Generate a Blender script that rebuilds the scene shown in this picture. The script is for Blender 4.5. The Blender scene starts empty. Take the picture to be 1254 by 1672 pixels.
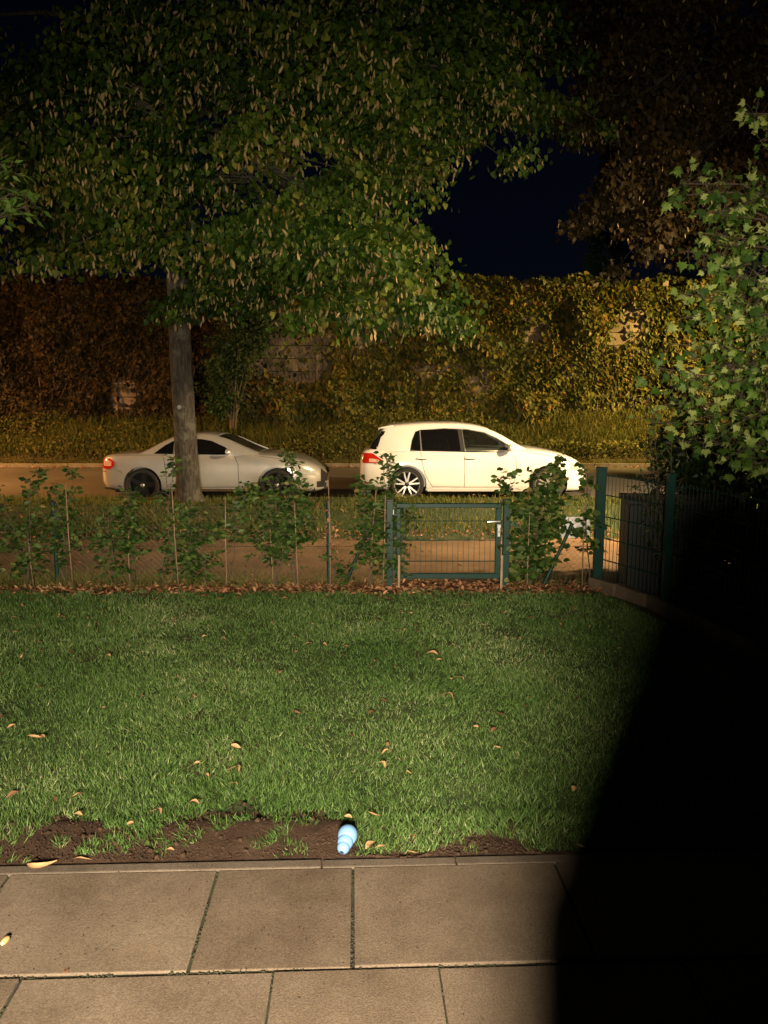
import bpy, bmesh, math, random
import numpy as np
from mathutils import Vector, Matrix

R = math.radians
random.seed(7)
rng = np.random.default_rng(11)
sc = bpy.context.scene
COL = sc.collection

# ------------------------------------------------------------------ camera
F, TH, CAMH = 1256.0, R(8.2), 1.70
cam_d = bpy.data.cameras.new('camera')
cam_d.sensor_fit = 'HORIZONTAL'
cam_d.sensor_width = 36
cam_d.lens = 36 * F / 1254
cam_d.clip_start = 0.05
cam_d.clip_end = 900
cam = bpy.data.objects.new('camera', cam_d)
cam.location = (0, 0, CAMH)
cam.rotation_euler = (R(90) - TH, 0, 0)
COL.objects.link(cam)
sc.camera = cam

# ------------------------------------------------------------------ night sky
world = bpy.data.worlds.new('World')
sc.world = world
world.use_nodes = True
wn, wl = world.node_tree.nodes, world.node_tree.links
wn.clear()
wo = wn.new('ShaderNodeOutputWorld')
bg = wn.new('ShaderNodeBackground')
sky = wn.new('ShaderNodeTexSky')
sky.sky_type = 'NISHITA'
sky.sun_disc = False
sky.sun_elevation = R(24)
sky.sun_rotation = R(200)
tint = wn.new('ShaderNodeMix')
tint.data_type = 'RGBA'
tint.blend_type = 'MULTIPLY'
tint.inputs[0].default_value = 1
tint.inputs[7].default_value = (0.42, 0.42, 0.80, 1)
wl.new(sky.outputs[0], tint.inputs[6])
wl.new(tint.outputs[2], bg.inputs[0])
bg.inputs[1].default_value = 0.0008
wl.new(bg.outputs[0], wo.inputs[0])

# faint moonlight, same direction as the sky texture's sun
moon = bpy.data.lights.new('moon', 'SUN')
moon.energy = 0.002
moon.angle = R(0.5)
moon.color = (0.8, 0.88, 1)
mo = bpy.data.objects.new('moon', moon)
mo.rotation_euler = (R(66), 0, R(-20))
COL.objects.link(mo)

sc.view_settings.view_transform = 'Standard'
sc.view_settings.look = 'None'
sc.view_settings.exposure = 0
sc.view_settings.gamma = 1
sc.view_settings.use_curve_mapping = False
sc.cycles.use_denoising = True
sc.cycles.max_bounces = 5
sc.cycles.diffuse_bounces = 2
sc.cycles.glossy_bounces = 3
sc.cycles.transparent_max_bounces = 10
sc.cycles.sample_clamp_indirect = 3

# lamp strengths in one place
HOUSE_W, HOUSE_C = 4250, (1.0, 0.83, 0.59)
STREET_A_W, STREET_A_C = 12500, (1.0, 0.70, 0.36)
STREET_B_W, STREET_B_C = 30000, (1.0, 0.45, 0.12)
STREET_C_W, STREET_C_C = 25000, (1.0, 0.64, 0.17)

def G(px, py, z=0.0):
    """point of the ground plane at height z under a photograph position (measuring aid)"""
    a = (px - 627) / F
    b = -(py - 836) / F
    dy = math.cos(TH) + b * math.sin(TH)
    dz = -math.sin(TH) + b * math.cos(TH)
    t = (z - CAMH) / dz
    return Vector((a * t, dy * t, z))

def W(px, py, Y):
    a = (px - 627) / F
    b = -(py - 836) / F
    dy = math.cos(TH) + b * math.sin(TH)
    dz = -math.sin(TH) + b * math.cos(TH)
    t = Y / dy
    return Vector((a * t, Y, CAMH + dz * t))

# ------------------------------------------------------------------ materials
def lin(c):
    return tuple(c) + (1,) if len(c) == 3 else c

class Mat:
    def __init__(s, name, rough=0.6, metal=0.0, spec=0.5):
        s.m = bpy.data.materials.new(name)
        s.m.use_nodes = True
        s.n, s.l = s.m.node_tree.nodes, s.m.node_tree.links
        s.b = s.n['Principled BSDF']
        s.b.inputs['Roughness'].default_value = rough
        s.b.inputs['Metallic'].default_value = metal
        s.b.inputs['Specular IOR Level'].default_value = spec
    def coord(s, kind='Object', per_object=False):
        tc = s.n.new('ShaderNodeTexCoord')
        out = tc.outputs[kind]
        if per_object:
            oi = s.n.new('ShaderNodeObjectInfo')
            mul = s.n.new('ShaderNodeVectorMath'); mul.operation = 'ADD'
            sc_ = s.n.new('ShaderNodeMath'); sc_.operation = 'MULTIPLY'; sc_.inputs[1].default_value = 37
            s.l.new(oi.outputs['Random'], sc_.inputs[0])
            s.l.new(out, mul.inputs[0]); s.l.new(sc_.outputs[0], mul.inputs[1])
            out = mul.outputs[0]
        return out
    def noise(s, co, scale, detail=4, rough=0.55, dist=0):
        t = s.n.new('ShaderNodeTexNoise')
        t.inputs['Scale'].default_value = scale
        t.inputs['Detail'].default_value = detail
        t.inputs['Roughness'].default_value = rough
        t.inputs['Distortion'].default_value = dist
        s.l.new(co, t.inputs['Vector'])
        return t.outputs['Fac']
    def ramp(s, fac, stops):
        r = s.n.new('ShaderNodeValToRGB')
        e = r.color_ramp.elements
        while len(e) < len(stops): e.new(0.5)
        for k, (p, c) in enumerate(stops):
            e[k].position = p; e[k].color = lin(c)
        s.l.new(fac, r.inputs[0])
        return r.outputs[0]
    def mix(s, fac, a, b, mode='MIX'):
        x = s.n.new('ShaderNodeMix'); x.data_type = 'RGBA'; x.blend_type = mode
        for inp, v in ((0, fac), (6, a), (7, b)):
            if hasattr(v, 'links'): s.l.new(v, x.inputs[inp])
            elif inp == 0: x.inputs[0].default_value = v
            else: x.inputs[inp].default_value = lin(v)
        return x.outputs[2]
    def attr(s, name):
        a = s.n.new('ShaderNodeAttribute'); a.attribute_name = name
        return a.outputs['Fac']
    def color(s, c):
        if hasattr(c, 'links'): s.l.new(c, s.b.inputs['Base Color'])
        else: s.b.inputs['Base Color'].default_value = lin(c)
        return s
    def rough(s, f):
        s.l.new(f, s.b.inputs['Roughness']); return s
    def bump(s, h, strength=0.4, dist=0.01):
        b = s.n.new('ShaderNodeBump')
        b.inputs['Strength'].default_value = strength
        b.inputs['Distance'].default_value = dist
        s.l.new(h, b.inputs['Height']); s.l.new(b.outputs[0], s.b.inputs['Normal'])
        return s
    def translucent(s, amount, col):
        out = s.n['Material Output']
        t = s.n.new('ShaderNodeBsdfTranslucent')
        if hasattr(col, 'links'): s.l.new(col, t.inputs[0])
        else: t.inputs[0].default_value = lin(col)
        mx = s.n.new('ShaderNodeMixShader'); mx.inputs[0].default_value = amount
        s.l.new(s.b.outputs[0], mx.inputs[1]); s.l.new(t.outputs[0], mx.inputs[2])
        s.l.new(mx.outputs[0], out.inputs[0])
        return s

def plain(name, c, rough=0.6, metal=0.0, var=0.12, scale=18, spec=0.5, coat=0.0, bump=0.0):
    m = Mat(name, rough, metal, spec)
    n = m.noise(m.coord(per_object=True), scale)
    m.color(m.ramp(n, [(0.25, tuple(v * (1 - var) for v in c)), (0.75, tuple(min(1, v * (1 + var)) for v in c))]))
    if coat:
        m.b.inputs['Coat Weight'].default_value = coat
        m.b.inputs['Coat Roughness'].default_value = 0.08
    if bump: m.bump(n, bump, 0.01)
    return m.m

def leafmat(name, stops, rough=0.5, trans=0.3, big=0.8, shift=0.25, spec=0.18):
    """leaf colour from each leaf's own number plus a slow drift through the plant"""
    m = Mat(name, rough, 0, spec)
    r = m.attr('rnd')
    n = m.noise(m.coord(), big, 2)
    add = m.n.new('ShaderNodeMath'); add.operation = 'MULTIPLY_ADD'
    m.l.new(n, add.inputs[0]); add.inputs[1].default_value = shift * 2
    m.l.new(r, add.inputs[2])
    sub = m.n.new('ShaderNodeMath'); sub.operation = 'SUBTRACT'; sub.inputs[1].default_value = shift
    m.l.new(add.outputs[0], sub.inputs[0])
    c = m.ramp(sub.outputs[0], stops)
    m.color(c); m.translucent(trans, c)
    return m.m

def emit(name, c, s):
    m = Mat(name, 0.4)
    m.color((0.8, 0.8, 0.8))
    m.b.inputs['Emission Color'].default_value = lin(c)
    m.b.inputs['Emission Strength'].default_value = s
    return m.m

M = {}
# concrete paving
def concrete(name, base, dark, light):
    m = Mat(name, 0.82, 0, 0.35)
    co = m.coord(per_object=True)
    big = m.noise(co, 3.4, 7, 0.68)
    fine = m.noise(co, 170, 3, 0.7)
    c = m.ramp(big, [(0.28, dark), (0.5, base), (0.72, light)])
    c = m.mix(0.5, c, m.ramp(fine, [(0.34, (0.3, 0.28, 0.26)), (0.5, (0.85, 0.84, 0.82)), (0.68, (1.5, 1.47, 1.43))]), 'MULTIPLY')
    v = m.n.new('ShaderNodeTexVoronoi'); v.inputs['Scale'].default_value = 85
    m.l.new(co, v.inputs['Vector'])
    vr = m.n.new('ShaderNodeTexVoronoi'); vr.inputs['Scale'].default_value = 11
    m.l.new(co, vr.inputs['Vector'])
    spots = m.ramp(v.outputs['Distance'], [(0.06, (1, 1, 1)), (0.14, (0, 0, 0))])
    sp2 = m.mix(1.0, spots, m.ramp(m.noise(co, 23, 2), [(0.45, (0, 0, 0)), (0.62, (0.55, 0.55, 0.55))]), 'MULTIPLY')
    c = m.mix(sp2, c, (0.42, 0.38, 0.32))
    pits = m.ramp(vr.outputs['Distance'], [(0.035, (1, 1, 1)), (0.06, (0, 0, 0))])
    c = m.mix(pits, c, (0.05, 0.04, 0.03))
    st = m.ramp(m.noise(co, 5.5, 3, 0.5, 0.8), [(0.62, (0, 0, 0)), (0.75, (0.6, 0.6, 0.6))])
    c = m.mix(st, c, (0.17, 0.12, 0.08))
    oi = m.n.new('ShaderNodeObjectInfo')
    c = m.mix(1.0, c, m.ramp(oi.outputs['Random'], [(0, (0.86, 0.84, 0.82)), (1, (1.08, 1.08, 1.08))]), 'MULTIPLY')
    st2 = m.ramp(m.noise(co, 14, 5, 0.7, 1.2), [(0.60, (0, 0, 0)), (0.78, (0.75, 0.75, 0.75))])
    c = m.mix(st2, c, (0.11, 0.075, 0.05))
    m.color(c)
    m.rough(m.ramp(big, [(0.3, (0.62,) * 3), (0.7, (0.9,) * 3)]))
    m.bump(fine, 0.5, 0.004)
    return m.m
M['slab'] = concrete('paving_concrete', (0.145, 0.111, 0.083), (0.105, 0.078, 0.057), (0.18, 0.141, 0.107))
M['edging'] = concrete('edging_concrete', (0.115, 0.092, 0.073), (0.065, 0.047, 0.035), (0.15, 0.122, 0.098))
M['oldstone'] = concrete('weathered_edging_concrete', (0.13, 0.095, 0.07), (0.06, 0.045, 0.03), (0.19, 0.15, 0.11))
M['kerb'] = concrete('kerb_concrete', (0.15, 0.135, 0.11), (0.09, 0.08, 0.065), (0.2, 0.18, 0.15))
m = Mat('joint_moss', 0.95); n = m.noise(m.coord(), 9, 4)
m.color(m.ramp(n, [(0.4, (0.015, 0.011, 0.008)), (0.62, (0.025, 0.034, 0.012))])); m.bump(m.noise(m.coord(), 160, 2), 0.8, 0.004); M['moss'] = m.m
m = Mat('garden_soil', 0.95, 0, 0.2); co = m.coord()
c = m.ramp(m.noise(co, 7, 6, 0.65), [(0.3, (0.045, 0.026, 0.017)), (0.5, (0.09, 0.053, 0.035)), (0.75, (0.12, 0.078, 0.054))])
m.color(c); m.bump(m.noise(co, 55, 8, 0.8), 1.0, 0.02); M['soil'] = m.m
m = Mat('lawn_base', 0.95, 0, 0.2); co = m.coord()
m.color(m.ramp(m.noise(co, 6, 5, 0.65), [(0.35, (0.030, 0.055, 0.018)), (0.65, (0.065, 0.075, 0.03))])); m.bump(m.noise(co, 60, 4), 0.8, 0.01); M['lawnbase'] = m.m
m = Mat('footpath_gravel', 0.95, 0, 0.25); co = m.coord()
c = m.ramp(m.noise(co, 1.3, 5, 0.6), [(0.3, (0.125, 0.075, 0.040)), (0.7, (0.25, 0.16, 0.088))])
c = m.mix(0.6, c, m.ramp(m.noise(co, 60, 4, 0.8), [(0.3, (0.4, 0.4, 0.4)), (0.7, (1.3, 1.3, 1.3))]), 'MULTIPLY')
m.color(c); m.bump(m.noise(co, 70, 4), 0.6, 0.01); M['path'] = m.m
m = Mat('road_asphalt', 0.75, 0, 0.4); co = m.coord()
c = m.ramp(m.noise(co, 0.5, 5, 0.6), [(0.3, (0.075, 0.066, 0.056)), (0.7, (0.125, 0.11, 0.093))])
c = m.mix(0.5, c, m.ramp(m.noise(co, 55, 4, 0.8), [(0.3, (0.4, 0.4, 0.4)), (0.7, (1.3, 1.3, 1.3))]), 'MULTIPLY')
m.color(c); m.bump(m.noise(co, 90, 3), 0.5, 0.006); M['road'] = m.m
m = Mat('bank_earth', 0.95, 0, 0.2); co = m.coord()
m.color(m.ramp(m.noise(co, 3, 5, 0.6), [(0.35, (0.03, 0.022, 0.012)), (0.65, (0.06, 0.05, 0.022))])); m.bump(m.noise(co, 20, 5), 0.8, 0.05); M['earth'] = m.m
m = Mat('wall_concrete', 0.9, 0, 0.3); co = m.coord(per_object=True)
c = m.ramp(m.noise(co, 1.5, 6, 0.65), [(0.3, (0.08, 0.062, 0.048)), (0.55, (0.15, 0.12, 0.095)), (0.8, (0.24, 0.20, 0.165))])
m.color(c); m.bump(m.noise(co, 25, 5), 0.5, 0.02); M['wall'] = m.m
m = Mat('tree_bark', 0.92, 0, 0.25); co = m.coord()
mp = m.n.new('ShaderNodeMapping'); mp.inputs['Scale'].default_value = (1, 1, 0.22); m.l.new(co, mp.inputs[0])
bk = m.noise(mp.outputs[0], 26, 6, 0.65, 0.4)
c = m.ramp(bk, [(0.35, (0.030, 0.026, 0.022)), (0.55, (0.075, 0.066, 0.056)), (0.75, (0.125, 0.112, 0.096))])
li = m.ramp(m.noise(co, 4.2, 4, 0.6), [(0.52, (0, 0, 0)), (0.62, (0.75, 0.75, 0.75))])
c = m.mix(li, c, (0.13, 0.13, 0.105))
m.color(c); m.bump(bk, 0.9, 0.03); M['bark'] = m.m
M['stem'] = plain('shrub_stem', (0.075, 0.055, 0.036), 0.8)
M['cane'] = plain('bamboo_cane', (0.24, 0.155, 0.10), 0.6, var=0.35, scale=9)
M['stake'] = plain('weathered_wood', (0.30, 0.23, 0.15), 0.85, var=0.3, scale=14, bump=0.5)
M['green'] = plain('green_powder_coat', (0.003, 0.030, 0.024), 0.45, 0.0, var=0.2, scale=12, coat=0.0, spec=.25)
M['wire'] = plain('green_wire_coat', (0.008, 0.035, 0.03), 0.42, var=0.2)
M['galv'] = plain('galvanised_wire', (0.33, 0.33, 0.32), 0.4, 0.7)
M['alu'] = plain('brushed_aluminium', (0.78, 0.78, 0.78), 0.28, 0.85)
M['dark'] = plain('black_plastic', (0.012, 0.012, 0.013), 0.55)
M['boxp'] = plain('dark_grey_plastic', (0.006, 0.006, 0.007), 0.7, var=0.3)
M['whitep'] = plain('white_plastic_sheet', (0.78, 0.76, 0.73), 0.5, var=0.08)
M['blue'] = plain('blue_rubber', (0.17, 0.335, 0.66), 0.45, var=0.05, scale=30, coat=0.15)
M['hole'] = plain('rubber_hole_inside', (0.02, 0.04, 0.07), 0.8)
M['acorn'] = plain('acorn_shell', (0.52, 0.30, 0.13), 0.25, var=0.25, scale=60, coat=0.4)
M['acorncap'] = plain('acorn_pale_end', (0.72, 0.6, 0.42), 0.6)
M['dryleaf'] = plain('dry_leaf', (0.50, 0.30, 0.15), 0.7, var=0.35, scale=30)
M['dryleaf2'] = plain('dry_brown_leaf', (0.22, 0.10, 0.05), 0.7, var=0.4, scale=30)
# car materials
M['golfpaint'] = plain('white_car_paint', (0.80, 0.79, 0.77), 0.32, 0, var=0.03, scale=3, coat=1.0)
m = Mat('silver_car_paint', 0.3, 0.55, 0.5); m.color(m.ramp(m.noise(m.coord(), 4, 3), [(0.3, (0.60, 0.59, 0.575)), (0.7, (0.66, 0.65, 0.635))]))
m.b.inputs['Coat Weight'].default_value = 1; m.b.inputs['Coat Roughness'].default_value = 0.06; M['silver'] = m.m
def glass(name, tintc, alpha):
    m = Mat(name, 0.04, 0, 0.5); m.color(tintc)
    t = m.n.new('ShaderNodeBsdfTransparent'); t.inputs[0].default_value = (0.75, 0.8, 0.78, 1)
    mx = m.n.new('ShaderNodeMixShader'); mx.inputs[0].default_value = alpha
    m.l.new(t.outputs[0], mx.inputs[1]); m.l.new(m.b.outputs[0], mx.inputs[2])
    m.l.new(mx.outputs[0], m.n['Material Output'].inputs[0])
    return m.m
M['glass'] = glass('clear_car_glass', (0.02, 0.02, 0.02), 0.25)
M['tint'] = glass('dark_tinted_car_glass', (0.006, 0.006, 0.007), 0.9)
M['tyre'] = plain('tyre_rubber', (0.018, 0.017, 0.016), 0.8)
M['rim'] = plain('polished_alloy', (0.75, 0.74, 0.72), 0.25, 0.75, var=0.05)
M['darkrim'] = plain('dark_alloy', (0.03, 0.03, 0.033), 0.3, 0.5)
M['well'] = plain('wheel_well_liner', (0.008, 0.008, 0.008), 0.9)
M['red'] = plain('red_lamp_lens', (0.50, 0.018, 0.008), 0.12, var=0.1, coat=1)
M['redclear'] = plain('pale_lamp_lens', (0.75, 0.42, 0.33), 0.12, var=0.3, scale=25, coat=1)
M['lens'] = plain('headlamp_lens', (0.62, 0.64, 0.64), 0.08, 0.3, var=0.3, scale=40, coat=1)
M['chrome'] = plain('chrome', (0.85, 0.85, 0.85), 0.12, 1.0, var=0.02)
M['seam'] = plain('panel_gap', (0.03, 0.028, 0.025), 0.9)
M['cabin'] = plain('car_interior', (0.02, 0.019, 0.018), 0.8)
M['lampmetal'] = plain('grey_lamp_pole', (0.22, 0.23, 0.23), 0.5, 0.3)
M['render'] = plain('house_render', (0.55, 0.52, 0.46), 0.9, var=0.1, scale=3)
M['cover'] = plain('shadow_blocker_fabric', (0.05, 0.055, 0.05), 0.85, var=0.2)  # for the added panel that shadows the terrace
# foliage
M['grass'] = leafmat('grass_blades', [(0.02, (0.04, 0.088, 0.020)), (0.42, (0.092, 0.175, 0.042)), (0.75, (0.18, 0.27, 0.09)), (0.97, (0.44, 0.43, 0.25))], 0.45, 0.25, 1.1, 0.16)
M['verge'] = leafmat('verge_grass', [(0.05, (0.05, 0.075, 0.012)), (0.5, (0.10, 0.125, 0.022)), (0.9, (0.22, 0.2, 0.07))], 0.55, 0.3, 0.9, 0.25)
M['bankg'] = leafmat('bank_growth', [(0.05, (0.035, 0.05, 0.010)), (0.5, (0.075, 0.085, 0.018)), (0.85, (0.14, 0.12, 0.035))], 0.6, 0.3, 0.7, 0.3)
M['ivy'] = leafmat('climber_leaves', [(0.05, (0.022, 0.030, 0.008)), (0.4, (0.045, 0.055, 0.011)), (0.7, (0.088, 0.092, 0.019)), (1.0, (0.14, 0.085, 0.022))], 0.5, 0.2, 0.6, 0.45)
M['ivyshaded'] = leafmat('shaded_climber_leaves', [(0.05, (0.010, 0.009, 0.005)), (0.5, (0.026, 0.020, 0.009)), (0.9, (0.062, 0.038, 0.015))], 0.5, 0.2, 0.8, 0.4)  # climber copy with the left wall's shade put into its colour
M['hedge'] = leafmat('hedge_leaves', [(0.05, (0.018, 0.042, 0.008)), (0.5, (0.045, 0.092, 0.018)), (0.9, (0.10, 0.16, 0.04)), (1.0, (0.22, 0.18, 0.06))], 0.45, 0.3, 2.5, 0.15)
M['bush'] = leafmat('dark_bush_leaves', [(0.05, (0.010, 0.022, 0.008)), (0.9, (0.04, 0.07, 0.022))], 0.5, 0.2, 1, 0.2)
M['mossc'] = plain('moss_clump', (0.026, 0.028, 0.012), 0.95, var=0.5, scale=25)
M['sapling'] = leafmat('sapling_leaves', [(0.05, (0.06, 0.13, 0.02)), (0.9, (0.15, 0.25, 0.05))], 0.5, 0.3, 1.5, 0.1)
M['linden'] = leafmat('linden_leaves', [(0.05, (0.007, 0.020, 0.004)), (0.4, (0.026, 0.062, 0.009)), (0.7, (0.075, 0.135, 0.018)), (0.9, (0.18, 0.20, 0.035)), (1.0, (0.22, 0.15, 0.03))], 0.5, 0.3, 0.5, 0.2)
M['bract'] = leafmat('linden_seed_bracts', [(0.0, (0.34, 0.28, 0.11)), (1.0, (0.60, 0.46, 0.24))], 0.6, 0.4, 0.5, 0.1)
M['linden2'] = leafmat('brownish_linden_leaves', [(0.05, (0.014, 0.013, 0.007)), (0.5, (0.038, 0.029, 0.012)), (0.9, (0.085, 0.055, 0.02))], 0.5, 0.3, 0.5, 0.25)
M['maple'] = leafmat('maple_leaves', [(0.05, (0.03, 0.068, 0.012)), (0.35, (0.055, 0.115, 0.018)), (0.62, (0.12, 0.205, 0.035)), (0.9, (0.33, 0.39, 0.12))], 0.5, 0.2, 1.6, 0.4)
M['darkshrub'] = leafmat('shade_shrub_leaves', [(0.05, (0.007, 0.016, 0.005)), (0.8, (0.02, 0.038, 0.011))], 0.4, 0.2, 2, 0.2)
M['conifer'] = leafmat('far_conifer_needles', [(0.05, (0.02, 0.05, 0.03)), (0.9, (0.04, 0.08, 0.05))], 0.7, 0.1, 1, 0.2)
M['litter'] = leafmat('leaf_litter', [(0.05, (0.11, 0.045, 0.022)), (0.5, (0.25, 0.11, 0.055)), (0.9, (0.46, 0.26, 0.14))], 0.75, 0.1, 2, 0.2)

# ------------------------------------------------------------------ objects
def props(o, label=None, cat=None, group=None, kind=None):
    if label: o['label'] = label
    if cat: o['category'] = cat
    if group: o['group'] = group
    if kind: o['kind'] = kind
    return o

def thing(name, label, cat, loc=(0, 0, 0), rz=0.0, group=None):
    o = bpy.data.objects.new(name, None)
    o.empty_display_size = 0.2
    o.location = loc
    o.rotation_euler = (0, 0, rz)
    COL.objects.link(o)
    return props(o, label, cat, group)

def link(name, me, mat=None, parent=None):
    o = bpy.data.objects.new(name, me)
    COL.objects.link(o)
    if mat is not None and not me.materials:
        me.materials.append(mat)
    if parent is not None: o.parent = parent
    return o

class MB:
    def __init__(s): s.v, s.f = [], []
    def add(s, vs, fs):
        b = len(s.v); s.v += [tuple(v) for v in vs]; s.f += [tuple(i + b for i in f) for f in fs]
        return s
    def box(s, cx, cy, cz, sx, sy, sz, rz=0):
        c, n = math.cos(rz), math.sin(rz)
        vs = []
        for dz in (-.5, .5):
            for dx, dy in ((-.5, -.5), (.5, -.5), (.5, .5), (-.5, .5)):
                x, y = dx * sx, dy * sy
                vs.append((cx + x * c - y * n, cy + x * n + y * c, cz + dz * sz))
        return s.add(vs, [(3, 2, 1, 0), (4, 5, 6, 7), (0, 1, 5, 4), (1, 2, 6, 5), (2, 3, 7, 6), (3, 0, 4, 7)])
    def tube(s, pts, r, n=6, caps=True):
        pts = [Vector(p) for p in pts]
        rs = r if isinstance(r, (list, tuple)) else [r] * len(pts)
        b = len(s.v); up = Vector((0.13, 0.31, 1)).normalized()
        prev = None
        for k, p in enumerate(pts):
            d = (pts[min(k + 1, len(pts) - 1)] - pts[max(k - 1, 0)]).normalized()
            if prev is None:
                a = d.cross(up)
                if a.length < 1e-3: a = d.cross(Vector((1, 0, 0)))
            else:
                a = prev - d * prev.dot(d)
            a.normalize(); prev = a; c = d.cross(a)
            for j in range(n):
                t = 2 * math.pi * j / n
                s.v.append(tuple(p + (a * math.cos(t) + c * math.sin(t)) * rs[k]))
        for k in range(len(pts) - 1):
            for j in range(n):
                s.f.append((b + k * n + j, b + k * n + (j + 1) % n, b + (k + 1) * n + (j + 1) % n, b + (k + 1) * n + j))
        if caps:
            s.f.append(tuple(b + j for j in reversed(range(n))))
            s.f.append(tuple(b + (len(pts) - 1) * n + j for j in range(n)))
        return s
    def lathe(s, prof, n=24, origin=(0, 0, 0), axis='Z', close=False):
        """prof: list of (radius, height)"""
        b = len(s.v)
        for r, h in prof:
            for j in range(n):
                t = 2 * math.pi * j / n
                x, y = r * math.cos(t), r * math.sin(t)
                p = (x, y, h) if axis == 'Z' else ((x, h, y) if axis == 'Y' else (h, x, y))
                s.v.append((p[0] + origin[0], p[1] + origin[1], p[2] + origin[2]))
        L = len(prof)
        for k in range(L if close else L - 1):
            k2 = (k + 1) % L
            for j in range(n):
                s.f.append((b + k * n + j, b + k * n + (j + 1) % n, b + k2 * n + (j + 1) % n, b + k2 * n + j))
        return s
    def prism(s, poly, y0, y1):
        """poly in (x,z), extruded along y"""
        n = len(poly)
        vs = [(x, y0, z) for x, z in poly] + [(x, y1, z) for x, z in poly]
        return s.add(vs, [tuple(range(n)), tuple(reversed(range(n, 2 * n)))] + [(k, n + k, n + (k + 1) % n, (k + 1) % n) for k in range(n)])
    def mesh(s, name, smooth=False, angle=None):
        me = bpy.data.meshes.new(name)
        me.from_pydata(s.v, [], s.f)
        me.update()
        bm = bmesh.new(); bm.from_mesh(me)
        bmesh.ops.recalc_face_normals(bm, faces=bm.faces)
        bm.to_mesh(me); bm.free()
        if smooth:
            me.shade_smooth()
            if angle: me.set_sharp_from_angle(angle=R(angle))
        return me
    def build(s, name, mat, parent=None, smooth=False, angle=None):
        return link(name, s.mesh(name, smooth, angle), mat, parent)

def bevel(me, w, seg=2):
    bm = bmesh.new(); bm.from_mesh(me)
    bmesh.ops.bevel(bm, geom=list(bm.edges), offset=w, segments=seg, affect='EDGES', profile=0.6)
    bm.to_mesh(me); bm.free()
    return me

# numpy scatter of small flat pieces -------------------------------------------------
def norm(a):
    return a / np.maximum(np.linalg.norm(a, axis=-1, keepdims=True), 1e-9)

def scatter(name, pos, axis, nrm, size, tv, tf, mat, parent=None, rnd=None, width=None):
    """one mesh of N copies of a template (tv: k x 3 as across, along, out; tf: faces)"""
    N = len(pos); tv = np.asarray(tv, float); k = len(tv)
    a = norm(axis); n = norm(nrm - a * np.sum(nrm * a, axis=1, keepdims=True)); b = np.cross(a, n)
    size = np.broadcast_to(np.asarray(size, float), (N,))
    wd = size if width is None else np.broadcast_to(np.asarray(width, float), (N,))
    V = pos[:, None, :] + tv[None, :, 0:1] * (b * wd[:, None])[:, None, :] + tv[None, :, 1:2] * (a * size[:, None])[:, None, :] + tv[None, :, 2:3] * (n * size[:, None])[:, None, :]
    loops = np.concatenate([np.array(f) for f in tf])
    lens = np.array([len(f) for f in tf])
    L = len(loops)
    li = (loops[None, :] + (np.arange(N) * k)[:, None]).ravel()
    tot = np.tile(lens, N)
    st = np.concatenate([[0], np.cumsum(tot)[:-1]])
    me = bpy.data.meshes.new(name)
    me.vertices.add(N * k); me.vertices.foreach_set('co', V.astype(np.float32).ravel())
    me.loops.add(N * L); me.loops.foreach_set('vertex_index', li.astype(np.int32))
    me.polygons.add(N * len(tf)); me.polygons.foreach_set('loop_start', st.astype(np.int32)); me.polygons.foreach_set('loop_total', tot.astype(np.int32))
    me.update(calc_edges=True)
    at = me.attributes.new('rnd', 'FLOAT', 'FACE')
    rr = rng.random(N) if rnd is None else rnd
    at.data.foreach_set('value', np.repeat(rr, len(tf)).astype(np.float32))
    return link(name, me, mat, parent)

OVAL = ([(0, 0, 0), (.26, .3, .05), (.22, .68, .04), (0, 1, -.04), (-.22, .68, .04), (-.26, .3, .05)], [(0, 1, 2, 3), (0, 3, 4, 5)])
HEART = ([(0, .08, 0), (.3, 0, .05), (.46, .3, .06), (.28, .72, .02), (0, 1.05, -.08), (-.28, .72, .02), (-.46, .3, .06), (-.3, 0, .05)], [(0, 1, 2, 3, 4), (0, 4, 5, 6, 7)])
BRACT = ([(0, 0, 0), (.12, .3, .06), (.13, .7, .1), (0, 1, .06), (-.13, .7, .1), (-.12, .3, .06)], [(0, 1, 5), (1, 2, 4, 5), (2, 3, 4)])
BLADE = ([(.5, 0, 0), (-.5, 0, 0), (-.4, .55, .10), (.4, .55, .10), (0, 1, .34)], [(0, 1, 2, 3), (3, 2, 4)])
CURL = ([(0, 0, 0), (.2, .25, .12), (.17, .6, .2), (.02, 1, .06), (-.17, .6, .24), (-.2, .25, .1)], [(0, 1, 2, 3), (0, 3, 4, 5)])
def maple_template():
    pts = [(0, -.02), (.10, .06), (.34, -.06), (.32, .12), (.55, .18), (.42, .30), (.50, .50), (.26, .46), (.22, .62), (.14, .62), (0, 1.0)]
    ring = pts + [(-x, y) for x, y in reversed(pts[1:-1])]
    v = [(0, .3, .05)] + [(x, y, -abs(x) * .12 + (.04 if k % 2 else -.05)) for k, (x, y) in enumerate(ring)]
    n = len(ring)
    return v, [(0, 1 + k, 1 + (k + 1) % n) for k in range(n)]
MAPLE = maple_template()

def rvec(n, s=1.0): return rng.normal(0, s, (n, 3))

class Lumps:
    """smooth random field made of a few waves"""
    def __init__(s, scale, seed, n=14):
        r = np.random.default_rng(seed)
        s.k = r.normal(0, 1, (n, 2)) / scale; s.p = r.random(n) * 6.28; s.n = n
    def __call__(s, x, y):
        x = np.asarray(x, float); y = np.asarray(y, float)
        return sum(np.sin(x * k[0] + y * k[1] + p) for k, p in zip(s.k, s.p)) / math.sqrt(s.n / 2.0)

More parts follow.
